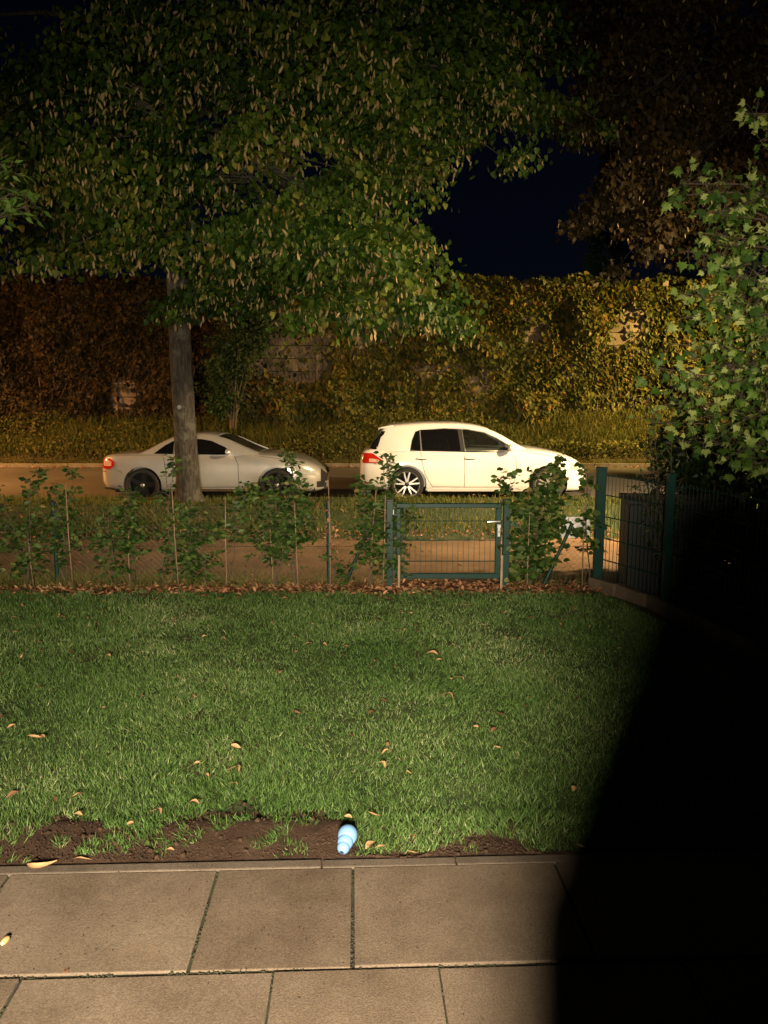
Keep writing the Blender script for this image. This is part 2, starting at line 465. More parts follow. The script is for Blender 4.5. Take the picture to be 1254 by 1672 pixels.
# ------------------------------------------------------------------ ground and terrain
def sheet(name, mat, prof, x0, x1, nx=2, zf=None, kind='structure', parent=None):
    """strip surface: prof = [(Y, z)]"""
    mb = MB(); xs = np.linspace(x0, x1, nx)
    for (Y, z) in prof:
        for x in xs: mb.v.append((x, Y, z + (zf(x, Y) if zf else 0)))
    for i in range(len(prof) - 1):
        for j in range(nx - 1):
            mb.f.append((i * nx + j, i * nx + j + 1, (i + 1) * nx + j + 1, (i + 1) * nx + j))
    o = mb.build(name, mat, parent, smooth=True)
    if kind: o['kind'] = kind
    return o

sheet('ground', M['earth'], [(-60, -.35), (24.8, -.35), (25.6, -.3), (400, -.3)], -350, 350)
sheet('lawn_ground', M['lawnbase'], [(y, -.028) for y in np.linspace(3.06, 6.86, 20)], -9, 2.2, 60, lambda x, y: .004 * math.sin(x * 3 + y * 2))
def PATIO_EDGE(x): return 2.66 + 0.035 * x + 0.0
lump1 = Lumps(0.35, 3)
ys = list(np.linspace(-.5, 2.4, 4)) + list(np.linspace(2.5, 3.3, 17)) + list(np.linspace(3.5, 7.3, 30))
sheet('garden_ground', M['soil'], [(y, -.012 if 2.6 < y < 3.0 else -.035) for y in ys], -9, 3.4, 120, lambda x, y: 0.003 * float(lump1(x, y)) * (1 if y > 2.72 else 0.0) - (0.03 if y < 2.6 else 0))
sheet('footpath', M['path'], [(y, -.055) for y in np.linspace(7.3, 9.9, 12)], -40, 40, 60, lambda x, y: 0.006 * math.sin(x * 2 + y * 3))
sheet('verge_ground', M['lawnbase'], [(y, -.05 + (-.03 if y < 9.6 else 0)) for y in np.linspace(9.5, 14.0, 16)], -40, 40, 80, lambda x, y: 0.012 * math.sin(x * 1.7 + y * 2))
sheet('road', M['road'], [(14.0, -.165), (18, -.14), (21.9, -.165)], -150, 150, 12)
# kerbs: stones
def kerb_row(name, y, z, n, x0, L):
    k = thing(name, None, None, (0, 0, 0)); k['kind'] = 'structure'
    mb = MB().box(0, 0, 0, L - .012, .14, .26)
    me = bevel(mb.mesh('kerb_stone'), .012); me.materials.append(M['kerb'])
    for i in range(n):
        o = link('kerb_stone', me, None, k)
        o.location = (x0 + i * L, y + random.uniform(-.006, .006), z - .13 + random.uniform(-.006, .006))
    return k
kerb_row('near_kerb', 14.03, -.075, 32, -15.5, 1.0)
kerb_row('far_kerb', 21.95, -.055, 36, -17.5, 1.0)
lump2 = Lumps(1.4, 9)
def bank_z(x, y):
    t = min(max((y - 22.3) / 2.6, 0), 1)
    return -.06 + 1.12 * t ** 0.9 + (0.09 * float(lump2(x, y * 1.7)) * min(t * 3, 1))
sheet('embankment', M['earth'], [(y, 0) for y in np.linspace(22.0, 25.6, 16)], -40, 40, 160, bank_z)

# ------------------------------------------------------------------ patio slabs
patio = thing('patio', None, None, (0, 0, 0)); patio['kind'] = 'structure'
MB().box(0.2, 1.0, -.04, 8.6, 3.26, .06, R(2.0)).build('joint_filling', M['moss'], patio)
ang = R(2.1)
def patio_pt(u, v):   # u along the rows, v towards the lawn; origin = middle joint at the front row's lawn end
    o = Vector((-0.115, 2.627, 0))
    return Vector((o.x + u * math.cos(ang) - v * math.sin(ang), o.y + u * math.sin(ang) + v * math.cos(ang), 0))
slab_meshes = {}
def slab(u0, u1, v0, v1):
    w, d = u1 - u0 - .010, v1 - v0 - .011
    key = (round(w, 2), round(d, 2))
    if key not in slab_meshes:
        mb = MB(); nx = 9
        me = bevel(MB().box(0, 0, 0, w, d, .05).mesh('paving_slab'), .0035, 2); me.materials.append(M['slab'])
        slab_meshes[key] = me
    o = link('paving_slab', slab_meshes[key], None, patio)
    c = patio_pt((u0 + u1) / 2, (v0 + v1) / 2)
    o.location = (c.x, c.y, -.026 + random.uniform(-.0025, .0025))
    o.rotation_euler = (random.uniform(-.003, .003), random.uniform(-.003, .003), ang + random.uniform(-.004, .004))
rows = [(-0.512, 0.0, [-3.5, -2.75, -2.0, -1.245, -0.495, 0.0, 0.752, 1.5, 2.25, 3.0, 3.75]),
        (-1.02, -0.518, [-3.74, -2.99, -2.24, -1.49, -0.985, -0.235, 0.262, 1.01, 1.76, 2.51, 3.26]),
        (-1.53, -1.026, [-3.5, -2.75, -2.0, -1.25, -0.5, 0.02, 0.77, 1.27, 2.02, 2.77]),
        (-2.04, -1.536, [-3.2, -2.45, -1.7, -0.95, -0.2, 0.3, 1.05, 1.8, 2.55])]
for v0, v1, us in rows:
    for a, b in zip(us[:-1], us[1:]): slab(a, b, v0, v1)
us = [-3.6, -2.6, -1.6, -0.115, 0.385, 1.385, 2.385, 3.4]
for a, b in zip(us[:-1], us[1:]):
    me = bevel(MB().box(0, 0, 0, b - a - .004, .05, .18).mesh('edging_stone'), .006, 2); me.materials.append(M['edging'])
    o = link('edging_stone', me, None, patio)
    c = patio_pt((a + b) / 2, .024)
    o.location = (c.x, c.y, -.0915 + random.uniform(-.0015, .0015)); o.rotation_euler = (0, 0, ang)

# moss and crumbs in the joints, grit on the slabs
def debris():
    pts = []
    for v0, v1, us_ in rows:
        for u in us_:
            if abs(u) < 2.2:
                k = 130; t_ = rng.random(k)
                dens_ = (np.sin(t_ * 17 + u * 5) + np.sin(t_ * 7 + u)) > -.2
                for t in t_[dens_]: pts.append(patio_pt(u + rng.normal(0, .004), v0 + (v1 - v0) * t))
        uu = rng.uniform(-2.4, 1.8, 900)
        for u in uu[(np.sin(uu * 9 + v0 * 3) + np.sin(uu * 23)) > -.5]: pts.append(patio_pt(u, v0 - .003 + rng.normal(0, .004)))
    p = np.array([list(q) for q in pts]); n = len(p); p[:, 2] = -.006 - rng.random(n) * .004
    o = scatter('joint_moss_clumps', p, rvec(n), rvec(n) + [0, 0, 2], rng.uniform(.004, .012, n), CLOD[0], CLOD[1], M['mossc'], None)
    props(o, 'dark green moss and dirt crumbs filling the gaps of the paving', 'moss', kind='stuff')
    n = 900
    u = rng.uniform(-2.2, 1.2, n); v = -np.abs(rng.normal(0, .35, n)) + .02
    p = np.array([list(patio_pt(a, b)) for a, b in zip(u, v)]); p[:, 2] = .0012
    o = scatter('grit', p, rvec(n), rvec(n) + [0, 0, 2], rng.uniform(.0012, .0042, n), CLOD[0], CLOD[1], M['soil'], None)
    props(o, 'fine earth crumbs scattered on the paving slabs near the lawn', 'grit', kind='stuff')
CLOD = ([(0, 0, .35), (.5, 0, 0), (.1, .5, .05), (-.45, .25, 0), (-.35, -.4, .04), (.2, -.5, 0), (0, 0, -.3)],
        [(0, 1, 2), (0, 2, 3), (0, 3, 4), (0, 4, 5), (0, 5, 1), (6, 2, 1), (6, 3, 2), (6, 4, 3), (6, 5, 4), (6, 1, 5)])
debris()

# ------------------------------------------------------------------ lawn
def lawn_right(y):  # right edge of the lawn along the low stone edging
    return np.interp(y, [2.5, 4.9, 6.95], [2.95, 2.5, 1.98]) - .05
SOIL = [(-1.30, .25, .35), (-.95, .16, .16), (-.62, .30, .30), (-.2, .18, .17), (.32, .20, .14), (.75, .15, .03)]
fine = Lumps(0.06, 21, 22); mid = Lumps(0.25, 22, 18)
def soil_depth(x):
    xs = [-9, -1.9, -1.35, -1.10, -.98, -.80, -.62, -.45, -.30, -.18, -.06, .1, .2, .33, .5, .62, 3.4]
    ds = [.16, .25, .32, .26, .14, .34, .42, .28, .33, .24, .00, -.05, .03, .13, .07, -.04, -.03]
    return np.interp(x, xs, ds)
def lawn():
    P_ = []
    for (y0, y1, dens) in ((2.66, 3.6, 19000), (3.6, 4.8, 13500), (4.8, 6.0, 9500), (6.0, 7.0, 7500)):
        x1 = 3.0; x0 = -(y1 * .5 + .75)
        n = int((x1 - x0) * (y1 - y0) * dens)
        q = np.column_stack([rng.uniform(x0, x1, n), rng.uniform(y0, y1, n)])
        P_.append(q)
    q = np.concatenate(P_)
    x, y = q[:, 0], q[:, 1]
    edge = 2.69 + 0.0366 * (x + .115)
    dist = y - edge
    nz = fine(x, y) * .03 + mid(x, y) * .035
    keep = (dist > .012) & (x < lawn_right(y))
    sd = soil_depth(x)
    inside = dist < sd + nz
    tuft = (fine(x * 1.3 + 7, y * 1.3) > 0.55) & inside
    keep &= (~inside) | (tuft & (rng.random(len(x)) < .6))
    keep &= (y < 6.86 + .06 * mid(x * 2, y * 2))
    bare = (mid(x * .8 + 3, y * .8) > 2.7) & (rng.random(len(x)) < .5)
    keep &= ~bare
    # clumping
    cl = fine(x * .7, y * .7)
    keep &= rng.random(len(x)) < np.clip(.95 + .2 * cl, .5, 1)
    x, y, dist = x[keep], y[keep], dist[keep]; n = len(x)
    h = rng.uniform(.022, .046, n) * (1 + .09 * mid(x * 1.5, y * 1.5)) * np.clip(.6 + dist * 2.2, .6, 1.0)
    long_ = rng.random(n) < .03; h[long_] *= 1.5
    lean = np.column_stack([rng.normal(0, .5, n) + .25 * fine(x * .5, y * .5), rng.normal(0, .5, n) + .25 * fine(y * .5, x * .5), np.ones(n)])
    nr = np.column_stack([rng.normal(0, 1, n), rng.normal(0, 1, n), rng.normal(.1, .3, n)])
    w = rng.uniform(.0018, .0036, n) * np.interp(y, [2.6, 7], [1, 1.7])
    pos = np.column_stack([x, y, np.where(dist < .3, -.014, -.036)])
    o = scatter('lawn_grass', pos, lean, nr, h, BLADE[0], BLADE[1], M['grass'], None, np.clip(rng.beta(2.2, 2.6, n) ** 1.1 + .07 * mid(x * .6 + 5, y * .6) + .12 * (mid(x * 1.3 + 2, y * 1.3 + 8) > 1.7), 0, 1), w)
    props(o, 'short green lawn with bare soil patches along the patio edge', 'lawn', kind='stuff')
lawn()
# clods of earth on the bare strip
n = 2600
xx = rng.uniform(-2.2, .75, n); dd = rng.random(n) * (soil_depth(xx) + .01) + .01
yy = 2.69 + .0366 * (xx + .115) + dd
CLOD = ([(0, 0, .35), (.5, 0, 0), (.1, .5, .05), (-.45, .25, 0), (-.35, -.4, .04), (.2, -.5, 0), (0, 0, -.3)],
        [(0, 1, 2), (0, 2, 3), (0, 3, 4), (0, 4, 5), (0, 5, 1), (6, 2, 1), (6, 3, 2), (6, 4, 3), (6, 5, 4), (6, 1, 5)])
o = scatter('soil_clods', np.column_stack([xx, yy, np.full(n, -.009)]), rvec(n), rvec(n) + [0, 0, 2], rng.uniform(.003, .013, n) * (1 + 1.6 * (rng.random(n) < .06)), CLOD[0], CLOD[1], M['soil'])
props(o, 'crumbs of loose brown earth on the bare strip beside the patio', 'soil', kind='stuff')

# verge grass
def verge():
    n = 90000
    x = rng.uniform(-8.5, 8, n); y = rng.uniform(9.7, 13.93, n)
    d = mid(x * .5, y * .5)
    keep = rng.random(n) < np.clip(.75 + .35 * d, .15, 1)
    keep &= ~((y < 10.3 + .25 * mid(x, 0 * y)) & (rng.random(n) < .8))
    thinned = (y > 11.1 + .2 * mid(x * .7, 0 * y)) & (y < 12.75 + .15 * mid(x * .6 + 9, 0 * y))  # band where the grass is kept sparser
    keep &= ~(thinned & (rng.random(n) < .72))
    x, y = x[keep], y[keep]; n = len(x)
    pos = np.column_stack([x, y, np.full(n, -.075)])
    o = scatter('verge_grass', pos, np.column_stack([rng.normal(0, .4, n), rng.normal(0, .4, n), np.ones(n)]), rvec(n), rng.uniform(.06, .15, n), BLADE[0], BLADE[1], M['verge'], None, None, rng.uniform(.006, .012, n))
    props(o, 'rough yellow green grass on the verge between footpath and road', 'grass', kind='stuff')
verge()

def litter(name, n, xs, ys, z, smin, smax, label, tmpl=CURL):
    x = rng.uniform(*xs, n); y = rng.uniform(*ys, n) if isinstance(ys, tuple) else ys(x)
    a = np.column_stack([rng.normal(0, 1, n), rng.normal(0, 1, n), rng.normal(.1, .25, n)])
    nr = np.column_stack([rng.normal(0, .45, n), rng.normal(0, .45, n), np.ones(n)])
    o = scatter(name, np.column_stack([x, y, z + rng.random(n) * .025]), a, nr, rng.uniform(smin, smax, n), tmpl[0], tmpl[1], M['litter'])
    props(o, label, 'leaf litter', kind='stuff')
litter('hedge_leaf_litter', 3600, (-4.8, 2.05), lambda x: 6.98 + rng.normal(0, .13, len(x)), -.03, .03, .075, 'reddish brown fallen leaves heaped along the foot of the young hedge')
litter('lawn_leaf_bits', 260, (-4.2, 2.1), lambda x: 7.0 - np.abs(rng.normal(0, 1.6, len(x))).clip(0, 4.1), -.012, .018, .04, 'small bits of tan leaves and seed wings scattered through the lawn')
litter('path_leaf_litter', 1300, (-7, 4), lambda x: np.where(rng.random(len(x)) < .7, 10.0 + rng.normal(0, .22, len(x)), rng.uniform(7.3, 14.3, len(x))), -.045, .04, .08, 'dry leaves strewn where the footpath meets the grass verge')
litter('gutter_leaf_litter', 700, (-12, 12), lambda x: 21.8 - np.abs(rng.normal(0, .18, len(x))), -.15, .05, .1, 'leaves and grit gathered along the far side of the road')

# dry tangled undergrowth in the hedge strip
n = 11000
x = rng.uniform(-4.8, 2.0, n); y = 7.1 + rng.normal(0, .12, n)
keepx = ~((x > .12) & (x < 1.15)) & (rng.random(n) < np.clip(.45 - .2 * (x + 1.5), .15, 1))
x, y = x[keepx], y[keepx]; n = len(x)
o = scatter('hedge_undergrowth', np.column_stack([x, y, np.full(n, -.03)]), np.column_stack([rng.normal(0, .6, n), rng.normal(0, .5, n), np.ones(n)]), rvec(n), rng.uniform(.05, .22, n), BLADE[0], BLADE[1], M['verge'], None, rng.beta(3, 2, n), rng.uniform(.002, .0045, n))
props(o, 'thin dry grass and weeds growing under the young hedge', 'weeds', kind='stuff')

# ------------------------------------------------------------------ embankment growth
def bank():
    n = 42000
    x = rng.uniform(-14, 14, n); y = rng.uniform(21.98, 25.0, n)
    z = np.array([bank_z(a, b) for a, b in zip(x, y)])
    t = np.clip((y - 22.1) / 1.2, 0.25, 1)
    o = scatter('bank_grass', np.column_stack([x, y, z]), np.column_stack([rng.normal(0, .4, n), rng.normal(-.25, .4, n), np.ones(n)]), rvec(n), rng.uniform(.15, .42, n) * t, BLADE[0], BLADE[1], M['bankg'], None, None, rng.uniform(.012, .03, n))
    props(o, 'long rough grass covering the bank below the overgrown wall', 'grass', kind='stuff')
    n = 46000
    x = rng.uniform(-14, 14, n); y = rng.uniform(22.4, 25.1, n)
    d = lump2(x * 1.6, y * 2.2)
    right = np.clip((x + 3) / 8, 0, 1)
    keep = rng.random(n) < np.clip(.25 + .35 * d + .5 * right, .05, 1)
    x, y, d = x[keep], y[keep], d[keep]; n = len(x)
    z = np.array([bank_z(a, b) for a, b in zip(x, y)]) + rng.random(n) * np.clip(.25 + .18 * d, .05, .6)
    o = scatter('bank_ground_cover', np.column_stack([x, y, z]), rvec(n) + [0, -.4, -.3], rvec(n, .6) + [0, -.8, .7], rng.uniform(.05, .12, n), OVAL[0], OVAL[1], M['bankg'])
    props(o, 'leafy creeping plants spreading over the bank beside the road', 'ground cover', kind='stuff')
bank()

# ------------------------------------------------------------------ far wall with climbers
wall = thing('retaining_wall', 'long pale concrete plank wall behind the bank, almost hidden by climbers', 'wall', (0, 25.2, .6))
plank = MB().box(0, 0, 0, 1.985, .12, .395); pm = bevel(plank.mesh('wall_plank'), .012, 1); pm.materials.append(M['wall'])
post = MB().box(0, 0, 2.42, .2, .22, 4.9); pom = bevel(post.mesh('wall_post'), .015, 1); pom.materials.append(M['wall'])
for i in range(-8, 9):
    o = link('wall_post', pom, None, wall); o.location = (i * 2.2 + .1 , 0, 0)
    for k in range(11):
        o = link('wall_plank', pm, None, wall); o.location = (i * 2.2 + 1.2, .02 + random.uniform(-.008, .008), .2 + k * .41)
# beyond the planks in view the wall goes on as plain runs
for s in (-1, 1):
    MB().box(s * 29.5, .02, 2.5, 20, .12, 5.0).build('wall_run', M['wall'], wall)

def climbers():
    field = Lumps(.55, 31, 24); bigf = Lumps(2.2, 32, 14); strand = Lumps(.28, 33, 20)
    N = 125000
    x = rng.uniform(-14.5, 14.5, N); z = rng.uniform(.7, 5.47, N)
    # bare patches where the planks show
    cov = .84 + .12 * (x < -5) - .1 * np.exp(-((x + 3) / 3) ** 2) + .34 * field(x, z * .8) + .26 * bigf(x, z) + .08 * strand(x, z * .5)
    def hole(cx, cz, rx, rz, s):
        return s * np.exp(-(((x - cx) / rx) ** 2 + ((z - cz) / rz) ** 2))
    cov -= hole(-3.1, 4.2, .9, 1.1, 1.5) + hole(-4.2, 2.9, 1.6, .5, .9) + hole(-2.4, 2.75, .7, .5, 1.0)
    cov -= hole(1.6, 2.75, .8, .35, .7) + hole(5.9, 2.65, .5, .3, .7) + hole(5, 4.2, .5, .6, .4)
    cov -= hole(3.2, 3.9, .35, .8, .8) + hole(8.2, 3.2, .3, .5, .5) + hole(.3, 4.1, .4, .6, .6)
    cov += np.clip((z - 4.9) * 2, 0, .9) + np.clip(x * .03, -.1, .3)
    keep = rng.random(N) < np.clip(cov, .03, 1)
    x, z = x[keep], z[keep]; n = len(x)
    dep = np.clip(.26 + .24 * field(x, z) + .05 * strand(x, z * .5) + .22 * bigf(x, z), .04, 1.15) * (1 + (z < 2) * .5)
    y = 25.1 - dep * rng.random(n) ** .35
    top = z > 5.3
    y[top] += rng.random(top.sum()) * .4
    z2 = z + np.where(top, .10 + .09 * field(x * 1.5, 0 * x) * (z - 5.3) / .17, 0)
    size = rng.uniform(.08, .19, n)
    P_ = np.column_stack([x, y, z2 - .6]) - [0, 25.2, 0]
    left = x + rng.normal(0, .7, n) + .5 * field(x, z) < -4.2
    for sel, root, mat in ((left, cl2, M['ivyshaded']), (~left, cl, M['ivy'])):
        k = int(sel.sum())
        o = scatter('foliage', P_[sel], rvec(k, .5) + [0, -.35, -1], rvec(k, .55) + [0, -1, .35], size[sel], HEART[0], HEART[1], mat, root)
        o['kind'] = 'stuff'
cl = thing('wall_climber', 'yellow green climbing plants hanging over the long wall behind the white car', 'climbing plant', (0, 25.2, .6))
cl2 = thing('wall_climber', 'red brown climbing plants left of the tree trunk, leaf colour darkened for the shade there', 'climbing plant', (0, 25.2, .6))
climbers()
mb = MB()
for k in range(150):
    x = random.uniform(-13, 13) if k > 60 else random.uniform(-5.5, -1)
    z = random.uniform(.1, 1.0); y = -.12 - random.random() * .1
    pts = []
    for j in range(random.randint(6, 12)):
        pts.append((x, y, z)); x += random.gauss(0, .13); z += random.uniform(.15, .5); y = -.10 - random.random() * .12
    mb.tube(pts, [max(.022 - .002 * i, .005) * random.uniform(.6, 1) for i in range(len(pts))], 4, False)
mb.build('vine_stems', M['stem'], cl)['kind'] = 'stuff'

# shrubs growing against the foot of the wall
def shrub_blob(name, label, cat, base, blobs, n, smin, smax, mat, tmpl, stems=True, group=None, stem_r=.02, shell=.55, hang=(0, 0, -.4)):
    """blobs: (dx, dy, dz, rx, ry, rz) about the base"""
    t = thing(name, label, cat, base, 0, group)
    P_, Nn = [], []
    vol = np.array([b[3] * b[4] * b[5] for b in blobs]) ** .7; vol /= vol.sum()
    for b, w in zip(blobs, vol):
        k = int(n * w)
        # twig clusters on the blob, leaves round each twig
        nc = max(6, k // 45)
        d = norm(rvec(nc)); rad = shell + (1 - shell) * rng.random(nc)
        c = np.array(b[:3]) + d * rad[:, None] * np.array(b[3:])
        idx = rng.integers(0, nc, k)
        cr = np.array(b[3:]).mean() * .20
        p = c[idx] + rvec(k, cr) * [1.25, 1.25, .9]
        P_.append(p); Nn.append(d[idx])
    p = np.concatenate(P_); d = np.concatenate(Nn)
    m_ = p[:, 2] > .05
    p, d = p[m_], d[m_]; n = len(p)
    o = scatter('foliage', p, rvec(n, .6) + np.array(hang) + d * .4, rvec(n, .6) + d * .7 + [0, 0, .5], rng.uniform(smin, smax, n), tmpl[0], tmpl[1], mat, t)
    o['kind'] = 'stuff'
    if stems:
        mb = MB()
        for b in blobs:
            for q in range(5):
                e = Vector(b[:3]) + Vector((random.gauss(0, .4) * b[3], random.gauss(0, .4) * b[4], random.gauss(.1, .3) * b[5]))
                s0 = Vector((random.gauss(0, .05), random.gauss(0, .05), 0))
                mdp = s0.lerp(e, .5) + Vector((random.gauss(0, .08), random.gauss(0, .08), .08))
                mb.tube([s0, mdp, e], [stem_r, stem_r * .7, stem_r * .3], 5, False)
        mb.build('branches', M['stem'], t)
    return t

# ------------------------------------------------------------------ trees
shrub_blob('wall_shrub', 'dark green bush growing in front of the wall just right of the trunk', 'shrub', (-4.7, 24.1, .85), [(0, 0, 2.0, .75, .5, .9), (.5, 0, 2.9, .7, .5, .8), (-.4, 0, 1.0, .6, .5, .7)], 5200, .08, .16, M['bush'], OVAL, shell=.3, stem_r=.03)
def trunk_mesh(pts, rs, n=20, flare=1.0, seed=1):
    r_ = random.Random(seed); mb = MB()
    P_, R_ = [], []
    for k in range(len(pts) - 1):
        a, b = Vector(pts[k]), Vector(pts[k + 1])
        for j in range(5):
            t = j / 5; P_.append(a.lerp(b, t)); R_.append((rs[k] * (1 - t) + rs[k + 1] * t) * r_.uniform(.985, 1.015))
    P_.append(Vector(pts[-1])); R_.append(rs[-1])
    mb.tube(P_, R_, n, False)
    ph = [r_.random() * 6.28 for _ in range(4)]
    out = []
    for i, v in enumerate(mb.v):
        c = P_[i // n]; d = Vector(v) - c; a = math.atan2(d.y, d.x)
        k = 1 + .035 * math.sin(3 * a + ph[0] + c.z * .7) + .02 * math.sin(7 * a + ph[1] - c.z) + .015 * math.sin(11 * a + ph[2] + c.z * 3)
        base = max(0, .45 - (c.z - P_[0].z)) / .45
        k += flare * .42 * base ** 2 * (1 + .5 * math.sin(5 * a + ph[3]))
        out.append(tuple(c + d * k))
    mb.v = out
    return mb

def linden(name, label, base, trunk_pts, trunk_rs, blobs, n_leaf, n_bract, lm, seed, leafsize=(.06, .115)):
    rg = np.random.default_rng(seed); rr = random.Random(seed)
    t = thing(name, label, 'tree', base)
    b0 = Vector(base)
    trunk_mesh([Vector(p) - b0 for p in trunk_pts], trunk_rs, 22, 1, seed).build('trunk', M['bark'], t, smooth=True)
    bl = np.array([list(Vector(b[:3]) - b0) + list(b[3:]) for b in blobs], float)
    wts = (bl[:, 3] * bl[:, 4] * bl[:, 5]) ** .67; wts /= wts.sum()
    nc = max(60, n_leaf // 60)
    nb = nc // 19
    bb = rg.choice(len(bl), nb, p=wts)
    db = norm(rg.normal(0, 1, (nb, 3)) + [0, -.45, -.15])
    cb = bl[bb, :3] + db * (.5 + .5 * rg.random(nb) ** .6)[:, None] * bl[bb, 3:]
    which = rg.integers(0, nb, nc)
    bi = bb[which]; d = db[which]
    spread = rg.normal(0, 1, (nc, 3)) * [.50, .42, .10]
    c = cb[which] + spread
    c[:, 2] -= .35 * (spread[:, 0] ** 2 + spread[:, 1] ** 2)
    top = Vector(trunk_pts[-1]) - b0
    # branches
    for q in range(16):
        e = Vector(c[rr.randrange(nc)])
        s0 = (Vector(trunk_pts[-2]) - b0).lerp(top, rr.random())
        mdp = s0.lerp(e, .5) + Vector((0, 0, .3 + .2 * rr.random()))
        mb = MB().tube([s0, s0.lerp(mdp, .5) + Vector((0, 0, .06)), mdp, mdp.lerp(e, .6), e], [.06, .048, .032, .02, .008], 7, False)
        mb.build('branch', M['bark'], t, smooth=True)
    mb = MB()
    for q in range(nc):
        e = Vector(c[q]); s0 = e.lerp(Vector(bl[bi[q], :3]), .5) + Vector((0, 0, .15))
        mb.tube([s0, e], [.012, .004], 3, False)
    mb.build('twigs', M['bark'], t)['kind'] = 'stuff'
    # sprays of leaves: each cluster a drooping fan
    idx = rg.integers(0, nc, n_leaf)
    off = rg.normal(0, 1, (n_leaf, 3)) * [.17, .17, .10]
    p = c[idx] + off
    p[:, 2] -= .28 * (off[:, 0] ** 2 + off[:, 1] ** 2) / .2 * .25
    nn = len(p)
    o = scatter('crown', p, rg.normal(0, .45, (nn, 3)) + [0, -.1, -1] + d[idx] * .5, rg.normal(0, .7, (nn, 3)) + [0, -.45, .5] + d[idx] * .3, rg.uniform(*leafsize, nn), HEART[0], HEART[1], lm, t, rg.random(nn) * .6 + .38 * rg.random(nb)[which][idx])
    o['kind'] = 'stuff'
    if n_bract:
        idx = rg.integers(0, nc, n_bract)
        has = rg.random(nc)[idx] < .75; idx = idx[has]; n_b = len(idx)
        p = c[idx] + rg.normal(0, 1, (n_b, 3)) * [.17, .17, .10]; p[:, 2] -= .08
        o = scatter('seed_bracts', p, rg.normal(0, .3, (n_b, 3)) + [0, -.1, -1], rg.normal(0, .6, (n_b, 3)) + [0, -1, .2], rg.uniform(.08, .135, n_b), BRACT[0], BRACT[1], M['bract'], t)
        o['kind'] = 'stuff'
    return t

def B(px, py, Y, rpx, rpy, ry):
    c = W(px, py, Y); s = Y / F
    return (c.x, c.y, c.z, rpx * s, ry, rpy * s)
tb = Vector((-3.46, 13.4, -.08))
blobs1 = [B(330, 60, 13.2, 290, 255, 2.2), B(120, 270, 12.4, 190, 130, 1.6), B(330, 250, 11.8, 200, 130, 1.5), B(480, 330, 12.4, 150, 110, 1.5),
          B(610, 420, 12.2, 110, 130, 1.1), B(615, 310, 13.2, 75, 160, 1.5), B(735, 150, 13.6, 60, 50, .9), B(800, 30, 14, 70, 60, 1.0), B(90, 405, 13.5, 90, 40, .9), B(190, 440, 13.2, 80, 42, .8), B(20, 440, 13.6, 60, 45, .8), B(370, 430, 13.6, 70, 60, .9), B(600, 130, 13.0, 190, 160, 2.0), B(230, 385, 12.3, 110, 90, 1.1), B(30, 420, 13.4, 80, 55, 1.0),
          B(730, 60, 13.5, 110, 120, 1.6), B(420, 460, 13.2, 90, 60, 1.0), B(645, 430, 12.8, 50, 80, .9), B(560, 510, 12.0, 60, 45, .7), B(-60, 250, 13.5, 130, 200, 1.8), B(850, 150, 15.5, 50, 40, .8)]
lt = linden('linden_tree', 'large linden tree with hanging leaves, its trunk in front of the silver car', tb,
       [tb + Vector((0.02, 0, -.05)), tb + Vector((.01, 0, 1.2)), tb + Vector((-.015, 0, 2.6)), tb + Vector((-.02, .05, 4.3)), tb + Vector((.08, .1, 6.0)), tb + Vector((.3, .1, 8))],
       [.205, .19, .185, .19, .15, .09], blobs1, 74000, 17000, M['linden'], 5)
# round tree tag
tg = MB().lathe([(0, 0), (.034, 0), (.034, .006), (0, .006)], 16, axis='Y')
o = tg.build('round_tag', M['alu'], lt); o.location = (-.02, -.21, 1.68)
blobs2 = [B(1080, 190, 15.3, 140, 150, 1.8), B(1200, 60, 14.8, 190, 170, 2.2), B(1015, 285, 15.2, 70, 75, .9), B(1120, 315, 15.1, 110, 70, 1.2), B(1010, 60, 15.8, 100, 90, 1.2), B(1290, 260, 15.3, 120, 120, 1.6), B(1045, 350, 15.2, 40, 25, .5), B(920, 40, 15.8, 80, 70, 1.0)]
t2 = Vector((7.1, 13.5, -.08))
linden('linden_tree', 'brownish linden tree at upper right, its low branches beside the gap of sky', t2,
       [t2, t2 + Vector((0, 0, 1.5)), t2 + Vector((.05, 0, 3.2)), t2 + Vector((.1, .1, 4.8)), t2 + Vector((.1, .1, 7))], [.2, .18, .17, .15, .08], blobs2, 70000, 2500, M['linden2'], 8)

# near shrub whose twigs enter at the left edge
def twiggy(name, label, cat, base, branches, mat, tmpl, smin, smax, per=14, leafname='foliage', group=None, bend=.3, stem_r=.012, pinn=False):
    """branches: list of 3-D points (lists) from the base outwards; leaves along the outer part of each"""
    t = thing(name, label, cat, base, 0, group)
    b0 = Vector(base); mb = MB(); P_, A_ = [], []
    for pts in branches:
        pts = [Vector(p) - b0 for p in pts]
        mb.tube(pts, [stem_r * (1 - .8 * i / (len(pts) - 1)) for i in range(len(pts))], 5, False)
        for i in range(1, len(pts)):
            a, b = pts[i - 1], pts[i]
            for q in range(per):
                p = a.lerp(b, random.random()); d = (b - a).normalized()
                o_ = Vector((random.gauss(0, 1), random.gauss(0, 1), random.gauss(0, .8))).normalized()
                L = random.uniform(.03, .14)
                q2 = p + (o_ * .8 + d * .5) * L
                if L > .08: mb.tube([p, q2], [.003, .002], 3, False)
                P_.append(q2); A_.append(o_ + d * .4 + Vector((0, 0, -bend)))
    mb.build('branches', M['stem'], t)
    P_ = np.array(P_); A_ = np.array(A_); n = len(P_)
    o = scatter(leafname, P_, A_ + rvec(n, .25), rvec(n, .45) + [0, -.6, .8], rng.uniform(smin, smax, n), tmpl[0], tmpl[1], mat, t)
    o['kind'] = 'stuff'
    return t
br = []
lb = Vector((-4.15, 6.0, -.05))
